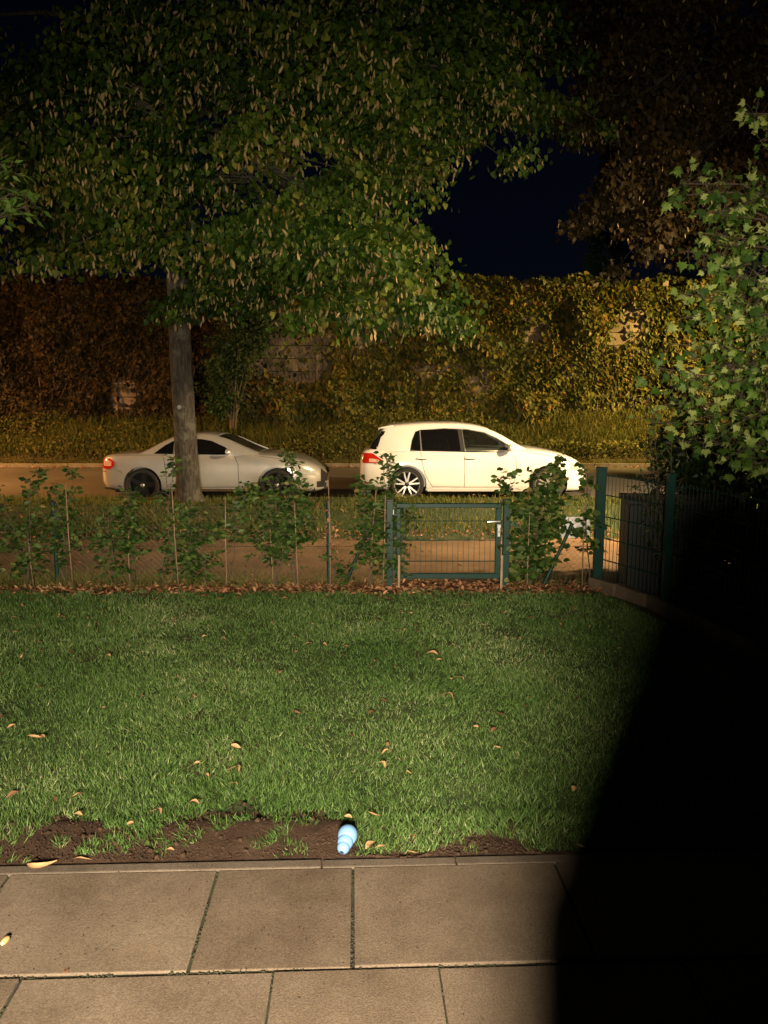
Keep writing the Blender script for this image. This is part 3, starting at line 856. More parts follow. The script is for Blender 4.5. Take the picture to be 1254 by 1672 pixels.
for (px, py) in ((20, 270), (30, 310), (50, 335), (15, 350), (-10, 300), (5, 250)):
    e = W(px, py, 6.2 + random.uniform(-.3, .3)); s0 = lb + Vector((0, 0, 2.4 + random.random() * .4))
    br.append([lb, s0, s0.lerp(e, .5) + Vector((0, 0, .15)), e + (s0 - e) * .15, e])
for q in range(10):
    e = lb + Vector((random.uniform(-.9, .1), random.uniform(-.5, .8), random.uniform(2.2, 3.8)))
    br.append([lb, lb + (e - lb) * .5 + Vector((0, 0, .2)), e])
# keep leaves off the lower stem: rebuild with a short first segment
tw = [[b[-3], b[-2], b[-1]] if len(b) > 3 else [b[1], b[2]] for b in br]
lsh = twiggy('ash_sapling', 'bright green narrow leaved twigs reaching in at the left edge', 'shrub', lb, tw, M['sapling'], ([(0, 0, 0), (.2, .35, .03), (0, 1, 0), (-.2, .35, .03)], [(0, 1, 2), (0, 2, 3)]), .07, .12, 26)
mb = MB()
for b in br: mb.tube([Vector(p) - lb for p in b[:3]], [.02, .014, .008], 5, False)
mb.build('stem', M['stem'], lsh)

# ------------------------------------------------------------------ cars
def bool_cut(o, cutters):
    for c in cutters:
        c.parent = o.parent
        md = o.modifiers.new('b', 'BOOLEAN'); md.operation = 'DIFFERENCE'; md.solver = 'EXACT'; md.object = c
    dg = bpy.context.evaluated_depsgraph_get(); dg.update()
    me = bpy.data.meshes.new_from_object(o.evaluated_get(dg))
    o.modifiers.clear(); o.data = me
    for c in cutters: bpy.data.objects.remove(c, do_unlink=True)
    me.shade_smooth(); me.set_sharp_from_angle(angle=R(38))

def curve(tab):
    xs = [t[0] for t in tab]; ys = [t[1] for t in tab]
    # monotone-ish smooth interpolation
    def f(x):
        x = min(max(x, xs[0]), xs[-1])
        for i in range(len(xs) - 1):
            if x <= xs[i + 1]:
                h = xs[i + 1] - xs[i]; t = (x - xs[i]) / h
                def slope(k):
                    if k == 0: return (ys[1] - ys[0]) / (xs[1] - xs[0])
                    if k == len(xs) - 1: return (ys[-1] - ys[-2]) / (xs[-1] - xs[-2])
                    a = (ys[k] - ys[k - 1]) / (xs[k] - xs[k - 1]); b = (ys[k + 1] - ys[k]) / (xs[k + 1] - xs[k])
                    return 0 if a * b <= 0 else 2 * a * b / (a + b)
                m0, m1 = slope(i) * h, slope(i + 1) * h
                return (2*t**3 - 3*t**2 + 1) * ys[i] + (t**3 - 2*t**2 + t) * m0 + (-2*t**3 + 3*t**2) * ys[i + 1] + (t**3 - t**2) * m1
        return ys[-1]
    return f

class Car:
    def __init__(s, S, root):
        s.S = S; s.root = root
        s.top, s.bot, s.w, s.sh = curve(S['top']), curve(S['bot']), curve(S['w']), curve(S['shoulder'])
        s.roof, s.base, s.gw = curve(S['roof']), curve(S['gbase']), curve(S['gw'])
    def section(s, x):
        w, t, b, sh = s.w(x), s.top(x), s.bot(x), min(s.sh(x), s.top(x) - .02)
        h = sh - b
        return [(0, b), (.80 * w, b), (.93 * w, b + .05 * h), (.975 * w, b + .13 * h), (.985 * w, b + .24 * h), (w, b + .50 * h), (.992 * w, b + .74 * h), (.965 * w, b + .93 * h),
                (.935 * w, sh), (.90 * w, sh + (t - sh) * .55), (.80 * w, sh + (t - sh) * .85), (.5 * w, sh + (t - sh) * .97), (0, t)]
    def side(s, x, z):
        sec = s.section(x)[2:10]
        zs = [p[1] for p in sec]; ys = [p[0] for p in sec]
        return float(np.interp(z, zs, ys))
    def gside(s, x, z):
        return s.gw(x) - max(z - s.base(x), 0) * s.S['tumble']
    def loft(s, sections, xs):
        mb = MB(); k = len(sections[0]); full = 2 * k - 2
        for x, sec in zip(xs, sections):
            ring = [(x, -y, z) for y, z in sec] + [(x, y, z) for y, z in reversed(sec[1:-1])]
            mb.v += ring
        for i in range(len(xs) - 1):
            for j in range(full):
                mb.f.append((i * full + j, i * full + (j + 1) % full, (i + 1) * full + (j + 1) % full, (i + 1) * full + j))
        mb.f.append(tuple(range(full))); mb.f.append(tuple((len(xs) - 1) * full + j for j in reversed(range(full))))
        return mb
    def body(s, mat):
        S = s.S; L = S['L']
        xs = sorted(set([.0, .012, .03, .06, .1, .15] + [L - a for a in (.0, .012, .03, .06, .1, .15)] + list(np.linspace(.2, L - .2, 44))))
        o = s.loft([s.section(x) for x in xs], xs).build('body', mat, s.root)
        cut = []
        for wx in S['wheels']:
            for sg in (-1, 1):
                y0, y1 = (S['halfw'] - .33, 1.3) if sg > 0 else (-1.3, -S['halfw'] + .33)
                cut.append(MB().prism([(wx + S['arch'] * math.cos(a), S['wheelz'] + S['arch'] * math.sin(a)) for a in np.linspace(0, 2 * math.pi, 41)[:-1]], y0, y1).build('c', mat))
        bool_cut(o, cut)
        return o
    def greenhouse(s, mat, opening, wind, rear):
        S = s.S; g0, g1 = S['gx']
        xs = sorted(set(list(np.linspace(g0, g1, 40))))
        def sec(x, off=0.0, drop=0.0):
            b, w = s.base(x) - .05, s.gw(x) - off
            r = max(s.roof(x) - drop, b + .05)
            h = r - b
            k = min(1, h / .2)
            tz = r - .055 * k - .004
            wr = w - max(tz - s.base(x), 0) * S['tumble']
            return [(0, b), (w, b), (w - .0005, b + .25 * (tz - b)), (wr, tz), (wr - .025, r - .028 * k - .002), (wr - .08, r - .010 * k), (wr * .5, r + .006 * k), (0, r + .010 * k)]
        o = s.loft([sec(x) for x in xs], xs).build('cabin_shell', mat, s.root)
        cx = [x for x in xs if s.roof(x) - .045 > s.base(x) + .10]
        cav = s.loft([[(y, z + (.045 if i < 2 else (.02 if i == 2 else 0))) for i, (y, z) in enumerate(sec(x, .05, .045))] for x in cx], cx).build('c', mat)
        cut = [cav, MB().prism(opening, -1.3, 1.3).build('c', mat)]
        for poly, hw in (wind, rear):
            if poly: cut.append(MB().prism(poly, -hw, hw).build('c', mat))
        bool_cut(o, cut)
        return o
    def panel(s, name, poly, mat, fn=None, off=.004, th=.012, sides=(-1, 1), parent=None, sub=None):
        """flat-ish piece following the car's side; poly in (x,z)"""
        fn = fn or s.side; n = len(poly)
        out = []
        pts = []
        for k in range(n):   # subdivide edges so the piece follows the curve
            a, b = poly[k], poly[(k + 1) % n]
            m_ = max(1, int(math.hypot(b[0] - a[0], b[1] - a[1]) / .12))
            for j in range(m_): pts.append((a[0] + (b[0] - a[0]) * j / m_, a[1] + (b[1] - a[1]) * j / m_))
        n = len(pts)
        for sg in sides:
            mb = MB()
            vs = [(x, sg * (fn(x, z) + off), z) for x, z in pts] + [(x, sg * (fn(x, z) + off - th), z) for x, z in pts]
            mb.add(vs, [tuple(range(n)), tuple(reversed(range(n, 2 * n)))] + [(k, n + k, n + (k + 1) % n, (k + 1) % n) for k in range(n)])
            me = mb.mesh(name)
            bm = bmesh.new(); bm.from_mesh(me); bmesh.ops.triangulate(bm, faces=[f for f in bm.faces if len(f.verts) > 4]); bm.to_mesh(me); bm.free()
            out.append(link(name, me, mat, parent or s.root))
        return out
    def grid_panel(s, name, x0, x1, z0f, z1f, mat, off=.004, nx=8, nz=4, sides=(-1, 1)):
        out = []
        for sg in sides:
            mb = MB()
            for i in range(nx + 1):
                x = x0 + (x1 - x0) * i / nx
                for j in range(nz + 1):
                    z = z0f(x) + (z1f(x) - z0f(x)) * j / nz
                    mb.v.append((x, sg * (s.side(x, z) + off), z))
            for i in range(nx):
                for j in range(nz):
                    a = i * (nz + 1) + j; mb.f.append((a, a + 1, a + nz + 2, a + nz + 1))
            out.append(mb.build(name, mat, s.root, smooth=True))
        return out
    def seam(s, pts, w=.011, mat=None, name='panel_gap', fn=None, sides=(-1, 1), off=.0015, parent=None):
        fn = fn or s.side
        for sg in sides:
            mb = MB()
            q = []
            for k in range(len(pts) - 1):
                a, b = pts[k], pts[k + 1]
                for j in range(8): q.append((a[0] + (b[0] - a[0]) * j / 8, a[1] + (b[1] - a[1]) * j / 8))
            q.append(pts[-1])
            mb.tube([(x, sg * (fn(x, z) + off - w * .3), z) for x, z in q], w * .5, 5)
            mb.build(name, mat or M['seam'], parent or s.root)
    def strip_across(s, name, x0, x1, hw, mat, zf, off=.004, n=6):
        mb = MB()
        for i in range(n + 1):
            x = x0 + (x1 - x0) * i / n
            w = hw(x) if callable(hw) else hw
            for j in range(9):
                y = -w + 2 * w * j / 8
                mb.v.append((x, y, zf(x, y) + off))
        for i in range(n):
            for j in range(8):
                a = i * 9 + j; mb.f.append((a, a + 1, a + 10, a + 9))
        return mb.build(name, mat, s.root, smooth=True)

def wheel(root, x, sg, y, z, r, style):
    """one wheel with tyre, rim, spokes"""
    w = .20
    yo = sg * y            # outer face
    hub = thing_child('wheel', root, (x, yo, z))
    prof = [(r - .075, 0), (r - .03, sg * .004), (r - .008, -sg * .018), (r, -sg * .05), (r, -sg * (w - .05)), (r - .008, -sg * (w - .02)), (r - .075, -sg * w)]
    MB().lathe(prof, 40, (0, 0, 0), 'Y').build('tyre', M['tyre'], hub, smooth=True, angle=40)
    rr = r - .072
    rm = M['rim'] if style == 'golf' else M['darkrim']
    MB().lathe([(rr + .004, 0), (rr - .012, -sg * .004), (rr - .02, -sg * .05), (rr - .022, -sg * .16)], 40, (0, 0, 0), 'Y').build('rim', rm, hub, smooth=True, angle=40)
    MB().lathe([(.0001, -sg * .10), (rr - .02, -sg * .10)], 30, (0, 0, 0), 'Y').build('brake_disc', M['well'], hub)
    sp = MB()
    for k in range(5):
        a0 = 2 * math.pi * k / 5 + (.33 if style == 'golf' else .1)
        offs = (-.17, .17) if style == 'golf' else (0,)
        for da in offs:
            a, b = a0 + da * .55, a0 + da * 1.35
            w0, w1 = (.016, .013) if style == 'golf' else (.05, .032)
            p0 = Vector((math.cos(a) * .03, -sg * .012, math.sin(a) * .03)); p1 = Vector((math.cos(b) * (rr - .008), -sg * .006, math.sin(b) * (rr - .008)))
            d = (p1 - p0).normalized(); nrm = d.cross(Vector((0, 1, 0)))
            vs = [p0 + nrm * w0, p1 + nrm * w1, p1 - nrm * w1, p0 - nrm * w0]
            vs2 = [v + Vector((0, -sg * .035, 0)) for v in vs]
            sp.add(vs + vs2, [(0, 1, 2, 3), (7, 6, 5, 4), (0, 4, 5, 1), (1, 5, 6, 2), (2, 6, 7, 3), (3, 7, 4, 0)])
    sp.build('spokes', rm, hub)
    MB().lathe([(.0001, sg * .001), (.03, sg * .001), (.042, -sg * .01), (.045, -sg * .05)], 20, (0, 0, 0), 'Y').build('hub_cap', M['darkrim'] if style == 'golf' else M['alu'], hub, smooth=True)
    return hub

def thing_child(name, root, loc):
    # a hub disc: real mesh that carries the wheel's sub-parts
    mb = MB().lathe([(.0001, -.02), (.06, -.02), (.06, .02), (.0001, .02)], 12, (0, 0, 0), 'Y')
    o = mb.build(name, M['well'], root); o.location = loc
    # sits behind the spokes
    for v in o.data.vertices: v.co.y *= .6; v.co.y += (.07 if loc[1] < 0 else -.07)
    return o

def arch_liner(car, wx, sg, r, z):
    y1 = car.S['halfw'] - .075
    MB().lathe([(r + .004, sg * (y1)), (r + .004, sg * (y1 - .30)), (.0001, sg * (y1 - .30))], 36, (wx, 0, z), 'Y').build('wheel_arch_liner', M['well'], car.root)

def mirror(car, x, z, y, mat, s=1.0):
    for sg in (-1, 1):
        mb = MB()
        prof = [(.0, .012), (.02, .055), (.06, .075), (.12, .07), (.15, .05), (.16, .01)]
        # rounded housing: rings along y
        n = 12; rings = []
        for t, k in ((0, .25), (.04, .8), (.10, 1), (.16, .95), (.20, .7), (.215, .3)):
            ring = []
            for j in range(n):
                a = 2 * math.pi * j / n
                ring.append((x + math.cos(a) * .055 * k * s * (1.25 if math.cos(a) > 0 else .7), sg * (y + t * s), z + math.sin(a) * .065 * k * s))
            rings.append(ring)
        for r_ in rings: mb.v += r_
        for i in range(len(rings) - 1):
            for j in range(n): mb.f.append((i * n + j, i * n + (j + 1) % n, (i + 1) * n + (j + 1) % n, (i + 1) * n + j))
        mb.f.append(tuple(range(n))); mb.f.append(tuple((len(rings) - 1) * n + j for j in range(n)))
        o = mb.build('wing_mirror', mat, car.root, smooth=True, angle=50)
        MB().tube([(x, sg * (y - .05), z - .055), (x, sg * (y + .05 * s), z - .03)], [.022, .018], 8).build('mirror_arm', M['dark'], o)

def seat(root, x, y, z, h=.42):
    mb = MB()
    mb.tube([(x + .02, y, z - .05), (x - .06, y, z + h * .6), (x - .08, y, z + h * .72)], [.16, .17, .10], 10)
    mb.tube([(x - .09, y, z + h * .78), (x - .09, y, z + h * 1.05)], [.09, .08], 10)
    mb.build('seat', M['cabin'], root, smooth=True)

# ---- white hatchback
GX, GY, GZ = -0.45, 14.27, -.158
golf = thing('parked_car', 'white five door hatchback parked at the roadside behind the garden gate', 'car', (GX, GY + .9, GZ))
S = dict(L=4.28, halfw=.90, arch=.365, wheelz=.315, wheels=(.88, 3.52), tumble=.40, gx=(.17, 3.12),
    top=[(0, .80), (.04, .90), (.12, .97), (.3, .985), (2.9, .985), (3.12, 1.0), (3.4, .97), (3.7, .915), (3.95, .84), (4.1, .76), (4.2, .68), (4.28, .56)],
    bot=[(0, .36), (.08, .27), (.3, .20), (.8, .17), (3.6, .165), (4.1, .17), (4.28, .24)],
    w=[(0, .70), (.04, .785), (.12, .835), (.35, .875), (.9, .895), (2.1, .89), (3.5, .895), (3.85, .875), (4.05, .83), (4.18, .745), (4.28, .60)],
    shoulder=[(0, .70), (.06, .86), (.3, .935), (1.5, .925), (2.9, .89), (3.4, .86), (3.8, .79), (4.05, .68), (4.2, .58), (4.28, .5)],
    roof=[(.17, .96), (.24, 1.08), (.33, 1.22), (.42, 1.345), (.5, 1.40), (.8, 1.435), (1.3, 1.462), (1.7, 1.462), (2.05, 1.435), (2.35, 1.375), (2.62, 1.26), (2.9, 1.10), (3.12, .985)],
    gbase=[(.17, .94), (1.5, .935), (2.9, .905), (3.12, .95)],
    gw=[(.17, .74), (.35, .80), (.8, .835), (1.6, .845), (2.5, .83), (3.12, .78)])
car = Car(S, golf)
car.body(M['golfpaint'])
opening = [(.93, .955), (.965, 1.14), (1.03, 1.29), (1.12, 1.325), (1.6, 1.352), (2.0, 1.335), (2.33, 1.275), (2.56, 1.17), (2.80, 1.03), (2.84, .925), (2.1, .930)]
wind = ([(2.42, 1.42), (2.42, 1.318), (2.65, 1.20), (3.02, .99), (3.3, 1.0), (2.62, 1.34)], .62)
rearw = ([(.05, 1.02), (.235, 1.02), (.45, 1.33), (.36, 1.36), (.05, 1.3)], .60)
car.greenhouse(M['golfpaint'], opening, wind, rearw)
gp = lambda name, poly, mat, off=-.012, th=.005: car.panel(name, poly, mat, car.gside, off, th)
gp('quarter_window', [(.93, .955), (.965, 1.14), (1.03, 1.29), (1.115, 1.322), (1.14, .953)], M['tint'])
gp('rear_door_window', [(1.165, .950), (1.14, 1.322), (1.6, 1.35), (1.82, 1.345), (1.88, .936)], M['tint'])
gp('front_door_window', [(1.98, .934), (1.92, 1.340), (2.0, 1.335), (2.33, 1.275), (2.56, 1.17), (2.70, 1.085), (2.74, .926)], M['glass'])
gp('window_divider', [(1.135, .950), (1.112, 1.325), (1.132, 1.325), (1.158, .95)], M['alu'], -.004, .01)
gp('door_pillar', [(1.885, .936), (1.825, 1.345), (1.91, 1.34), (1.965, .934)], M['dark'], -.006, .02)
gp('window_corner', [(2.745, .926), (2.705, 1.08), (2.80, 1.03), (2.84, .925)], M['dark'], -.006, .02)
for sg in (-1, 1):
    mb = MB().tube([(x, sg * (car.gside(x, z) - .002), z) for x, z in [(1.955, .936), (1.905, 1.34)]], .009, 5); mb.build('window_frame', M['alu'], golf)
car.seam([(.93, .947), (1.5, .94), (2.1, .925), (2.84, .918)], .02, M['dark'], 'window_rubber', car.gside, off=.004)
car.seam([(.935, .955), (.968, 1.14), (1.03, 1.295), (1.12, 1.33), (1.6, 1.357), (2.0, 1.34), (2.33, 1.28), (2.56, 1.175), (2.80, 1.035)], .018, M['dark'], 'window_rubber', car.gside, off=.002)
# windscreen and rear glass
car.strip_across('windscreen', 2.46, 3.04, lambda x: car.gw(x) - max(car.roof(x) - car.base(x), 0) * .40 - .04, M['glass'], lambda x, y: car.roof(x) - .012 - .03 * (y / .7) ** 2, 0)
car.strip_across('rear_window', .20, .42, .66, M['tint'], lambda x, y: car.roof(x) - .004, .0, 8)
# rear glass seen from the side wraps round the corner
gp('rear_glass_edge', [(.185, .975), (.20, 1.03), (.41, 1.305), (.475, 1.30), (.33, 1.0), (.30, .965)], M['tint'], .004, .006)
# roof spoiler
mb = MB()
for x, hw, z in ((.34, .60, 1.355), (.40, .62, 1.375), (.62, .64, 1.418)):
    mb.v += [(x, -hw, z - (.03 if x < .6 else .05)), (x, -hw, z), (x, hw, z), (x, hw, z - (.03 if x < .6 else .05))]
for i in range(2):
    for j in range(4): mb.f.append((i * 4 + j, i * 4 + (j + 1) % 4, (i + 1) * 4 + (j + 1) % 4, (i + 1) * 4 + j))
mb.f += [(0, 1, 2, 3), (11, 10, 9, 8)]
o = mb.build('roof_spoiler', M['golfpaint'], golf); bevel(o.data, .01)
# door gaps, sill, handles
car.seam([(1.13, .93), (1.16, .72), (1.22, .50), (1.30, .36), (1.36, .27)])
car.seam([(1.94, .92), (1.955, .6), (1.95, .27)])
car.seam([(2.86, .90), (2.92, .7), (2.90, .45), (2.84, .27)])
car.seam([(1.36, .275), (2.0, .268), (2.84, .27)], .010)
car.seam([(.50, .92), (.75, .928), (1.13, .93)], .005)
car.seam([(2.98, .955), (3.4, .875), (3.75, .80), (3.95, .72)], .008)
car.seam([(3.97, .70), (3.95, .58), (3.93, .50)], .008)
car.seam([(.44, .72), (.50, .62), (.52, .56)], .007)
car.panel('sill_trim', [(1.25, .20), (1.38, .235), (3.12, .235), (3.14, .185), (1.28, .185)], M['golfpaint'], off=.014, th=.03)
for hx in (1.08, 1.985):
    car.panel('door_handle', [(hx - .01, .80), (hx + .0, .825), (hx + .16, .835), (hx + .21, .822), (hx + .19, .80), (hx + .1, .795)], M['golfpaint'], off=.035, th=.02)
    car.panel('handle_recess', [(hx - .01, .785), (hx + .02, .815), (hx + .17, .82), (hx + .2, .81), (hx + .15, .78), (hx + .05, .772)], M['seam'], off=.002, th=.004)
# lamps
car.grid_panel('tail_light', .045, .44, lambda x: .715 + max(0, x - .3) * .15, lambda x: .90 - max(0, x - .24) * .72, M['red'], .008)
car.grid_panel('tail_light_lens', .17, .36, lambda x: .735, lambda x: .80 - max(0, x - .25) * .2, M['redclear'], .011, 5, 2)
car.grid_panel('headlight', 3.90, 4.22, lambda x: .60 - (x - 3.9) * .18, lambda x: .735 - (x - 3.9) * .38, M['lens'], .005)
car.grid_panel('air_intake', 4.13, 4.25, lambda x: .30, lambda x: .42, M['dark'], .004)
car.grid_panel('side_grille', 4.14, 4.26, lambda x: .47, lambda x: .505, M['dark'], .004, 4, 2)
car.grid_panel('rear_reflector', .03, .24, lambda x: .335, lambda x: .36, M['red'], .004, 4, 1)
car.seam([(.05, .30), (.3, .27), (.50, .22)], .03, M['dark'], 'bumper_underside')
MB().box(4.275, 0, .60, .03, 1.0, .07).build('front_grille', M['dark'], golf)
MB().box(4.275, 0, .33, .03, .9, .12).build('lower_grille', M['dark'], golf)
mirror(car, 2.78, 1.0, .80, M['golfpaint'], 1.15)
for i, wx in enumerate(S['wheels']):
    for sg in (-1, 1):
        wheel(golf, wx, sg, .872, .315, .318, 'golf'); arch_liner(car, wx, sg, .36, .315)
for sg in (-1, 1):
    seat(golf, 1.95, sg * .36, .85); 
seat(golf, 1.15, 0, .82, .4)
MB().lathe([(.15, 0), (.165, .012), (.18, 0), (.165, -.012)], 24, (0, 0, 0), 'X', True).build('steering_wheel', M['cabin'], golf).location = (2.42, .36, 1.0)
MB().box(2.75, 0, .91, .55, 1.3, .10).build('dashboard', M['cabin'], golf)
MB().box(2.35, 0, .20, 3.9, 1.5, .08).build('underbody', M['well'], golf)

# ---- silver roadster
SX = -5.33
slk = thing('parked_car', 'silver two door roadster parked behind the thick tree trunk', 'car', (SX, GY + .88, GZ))
slk.scale = (1.02, 1, 1)
S = dict(L=4.16, halfw=.88, arch=.350, wheelz=.30, wheels=(.80, 3.26), tumble=.55, gx=(.72, 2.98),
    top=[(0, .64), (.04, .80), (.12, .865), (.3, .885), (.8, .90), (2.4, .90), (2.95, .90), (3.3, .87), (3.6, .805), (3.85, .72), (4.02, .63), (4.12, .54), (4.16, .46)],
    bot=[(0, .33), (.1, .24), (.35, .19), (.9, .17), (3.3, .165), (3.9, .16), (4.16, .20)],
    w=[(0, .62), (.04, .72), (.12, .79), (.35, .845), (.8, .875), (1.5, .865), (2.4, .86), (3.25, .875), (3.6, .845), (3.85, .77), (4.02, .64), (4.1, .50), (4.16, .32)],
    shoulder=[(0, .56), (.06, .76), (.3, .83), (1.5, .835), (2.5, .825), (3.2, .80), (3.6, .73), (3.9, .62), (4.16, .40)],
    roof=[(.72, .90), (.85, .955), (1.05, 1.07), (1.22, 1.155), (1.42, 1.225), (1.65, 1.258), (1.9, 1.262), (2.12, 1.235), (2.35, 1.16), (2.65, 1.02), (2.98, .885)],
    gbase=[(.72, .875), (1.5, .865), (2.4, .85), (2.98, .86)],
    gw=[(.72, .74), (1.2, .79), (1.8, .80), (2.5, .79), (2.98, .74)])
car = Car(S, slk)
car.body(M['silver'])
opening = [(1.00, .885), (1.20, 1.04), (1.34, 1.115), (1.5, 1.145), (1.85, 1.155), (2.05, 1.12), (2.3, 1.01), (2.42, .93), (2.42, .865), (1.6, .875)]
wind = ([(2.14, 1.30), (2.14, 1.18), (2.4, 1.085), (2.86, .905), (3.1, .9), (2.4, 1.22)], .58)
rearw = ([(.78, .97), (.92, .955), (1.12, 1.06), (1.30, 1.155), (1.2, 1.25), (.9, 1.1)], .52)
car.greenhouse(M['silver'], opening, wind, rearw)
gp('quarter_window', [(1.00, .885), (1.20, 1.04), (1.34, 1.115), (1.36, 1.118), (1.36, .878)], M['tint'])
gp('door_window', [(1.40, .878), (1.40, 1.125), (1.5, 1.145), (1.85, 1.155), (2.05, 1.12), (2.3, 1.01), (2.42, .93), (2.42, .865), (1.6, .875)], M['tint'])
gp('window_divider', [(1.362, .878), (1.362, 1.12), (1.397, 1.125), (1.397, .878)], M['alu'], -.004, .012)
car.strip_across('windscreen', 2.17, 2.90, lambda x: .70 - max(car.roof(x) - car.base(x), 0) * .35, M['tint'], lambda x, y: car.roof(x) + .004 - .03 * (y / .7) ** 2, 0)
car.strip_across('rear_window', .86, 1.28, .50, M['tint'], lambda x, y: car.roof(x) + .004, 0)
car.seam([(1.20, .82), (1.24, .6), (1.25, .27)])
car.seam([(2.50, .83), (2.56, .68), (2.57, .27)])
car.seam([(1.25, .27), (1.9, .265), (2.57, .27)], .010)
car.seam([(.30, .845), (.7, .86), (1.2, .865)], .006)
car.seam([(2.95, .84), (3.3, .80), (3.65, .70), (3.9, .60)], .007)
car.seam([(3.72, .64), (3.73, .45), (3.70, .34)], .007)
car.seam([(.30, .60), (.42, .55), (.44, .5)], .006)
car.panel('sill_trim', [(1.20, .20), (1.30, .23), (2.84, .23), (2.86, .185), (1.2, .185)], M['chrome'], off=.012, th=.03)
car.panel('door_handle', [(1.28, .70), (1.30, .725), (1.45, .722), (1.48, .705), (1.46, .69), (1.30, .685)], M['chrome'], off=.035, th=.02)
car.panel('handle_recess', [(1.26, .67), (1.28, .71), (1.45, .715), (1.48, .70), (1.44, .665)], M['seam'], off=.002, th=.004)
car.grid_panel('tail_light', .035, .30, lambda x: .60 + max(0, .14 - x) * .25 + max(0, x - .2) * .6, lambda x: .80 - max(0, x - .2) * .6, M['red'], .008)
car.grid_panel('tail_light_lens', .08, .24, lambda x: .66, lambda x: .775 - max(0, x - .17) * .5, M['redclear'], .012, 5, 3)
car.grid_panel('headlight', 3.62, 4.02, lambda x: .51 + (x - 3.62) * -.12, lambda x: .655 - (x - 3.62) * .30, M['lens'], .006)
car.grid_panel('bumper_light', .01, .12, lambda x: .545, lambda x: .565, M['red'], .004, 3, 1)
car.seam([(.05, .24), (.3, .22), (.44, .2)], .04, M['dark'], 'bumper_underside')
# nose: grille, intakes
MB().lathe([(.0001, .02), (.16, .02), (.17, 0), (.0001, -.02)], 24, (4.13, 0, .42), 'X').build('front_grille', M['dark'], slk)
MB().box(4.08, 0, .26, .12, 1.0, .12).build('lower_grille', M['dark'], slk)
car.grid_panel('air_intake', 3.98, 4.12, lambda x: .24, lambda x: .36, M['dark'], .004)
car.grid_panel('nose_grille', 4.05, 4.155, lambda x: .34, lambda x: .60 - (x - 4.05) * 1.2, M['dark'], .006)
mirror(car, 2.38, .92, .76, M['silver'], 1.0)
for wx in S['wheels']:
    for sg in (-1, 1):
        h = wheel(slk, wx, sg, .855, .30, .312, 'dark'); arch_liner(car, wx, sg, .352, .30)
        # three-pointed star on the hub
        st = MB()
        for k in range(3):
            a = math.pi / 2 + k * 2 * math.pi / 3; c1, s1 = math.cos(a), math.sin(a)
            st.add([(0.006 * -s1, sg * .004, .006 * c1), (.03 * c1, sg * .004, .03 * s1), (-.006 * -s1, sg * .004, -.006 * c1), (0, sg * .008, 0)], [(0, 1, 3), (1, 2, 3), (0, 2, 1)])
        st.lathe([(.034, sg * .003), (.037, sg * .006), (.040, sg * .003)], 20, (0, 0, 0), 'Y', True)
        st.build('star_emblem', M['chrome'], h)
fc = bpy.data.curves.new('fender_lettering', 'FONT'); fc.body = 'KOMPRESSOR'; fc.size = .045; fc.extrude = .002; fc.space_character = 1.25
to = bpy.data.objects.new('fender_lettering', fc); COL.objects.link(to)
dg = bpy.context.evaluated_depsgraph_get(); dg.update()
tm = bpy.data.meshes.new_from_object(to.evaluated_get(dg)); bpy.data.objects.remove(to, do_unlink=True)
o = link('fender_lettering', tm, M['chrome'], slk); o.location = (2.60, -car.side(2.75, .36) - .008, .335); o.rotation_euler = (R(90), 0, 0)
MB().box(2.1, 0, .20, 3.7, 1.4, .08).build('underbody', M['well'], slk)
for sg in (-1, 1): seat(slk, 1.5, sg * .34, .78, .34)
# wiper at the foot of the windscreen
MB().tube([(2.86, -.5, .925), (2.80, .1, .955)], .01, 5).build('wiper', M['dark'], slk)

# ------------------------------------------------------------------ garden gate
FY = 7.05
gate = thing('garden_gate', 'low green metal garden gate with wire infill and silver handle', 'gate', (.625, FY, 0))
gx0, gx1, gz0, gz1 = -.51, .46, .055, .765
def rail(cx, cz, sx, sz, name='frame_rail', sy=.04):
    me = bevel(MB().box(cx, 0, cz, sx, sy, sz).mesh(name), .004, 1); link(name, me, M['green'], gate)
rail((gx0 + gx1) / 2, gz1 - .02, gx1 - gx0, .04)
rail((gx0 + gx1) / 2, gz0 + .025, gx1 - gx0, .05)
rail(gx0 + .02, (gz0 + gz1) / 2, .04, gz1 - gz0 - .093, 'frame_upright', .038)
rail(gx1 - .025, (gz0 + gz1) / 2, .05, gz1 - gz0 - .093, 'frame_upright', .038)
vw = MB().tube([(0, 0, gz0 + .05), (0, 0, gz1 - .04)], .0028, 5).mesh('vertical_wire'); vw.materials.append(M['wire'])
x = gx0 + .075
while x < gx1 - .06:
    o = link('vertical_wire', vw, None, gate); o.location = (x, 0, 0); x += .05
hw = MB().tube([(gx0 + .04, 0, 0), (gx1 - .05, 0, 0)], .0035, 5).mesh('horizontal_wire'); hw.materials.append(M['wire'])
for z in (.22, .42, .60):
    for dy in (-.006, .006):
        o = link('horizontal_wire', hw, None, gate); o.location = (0, dy, z)
hd = MB()
hd.tube([(gx1 - .02, -.02, .605), (gx1 - .02, -.06, .605)], .009, 8)
hd.tube([(gx1 - .015, -.06, .605), (gx1 - .06, -.065, .606), (gx1 - .135, -.06, .600)], [.011, .011, .009], 8)
hd.build('lever_handle', M['alu'], gate, smooth=True, angle=50)
MB().box(gx1 - .02, -.022, .50, .022, .006, .085).build('lock_plate', M['alu'], gate)
MB().box(gx1 - .02, -.0262, .50, .006, .003, .02).build('keyhole', M['dark'], gate)
MB().box(gx1 - .02, -.023, .555, .03, .01, .03).build('handle_rose', M['alu'], gate)
for z in (.16, .68):
    MB().tube([(gx0 - .03, -.01, z - .03), (gx0 - .03, -.01, z + .03)], .012, 8).build('hinge', M['galv'], gate)

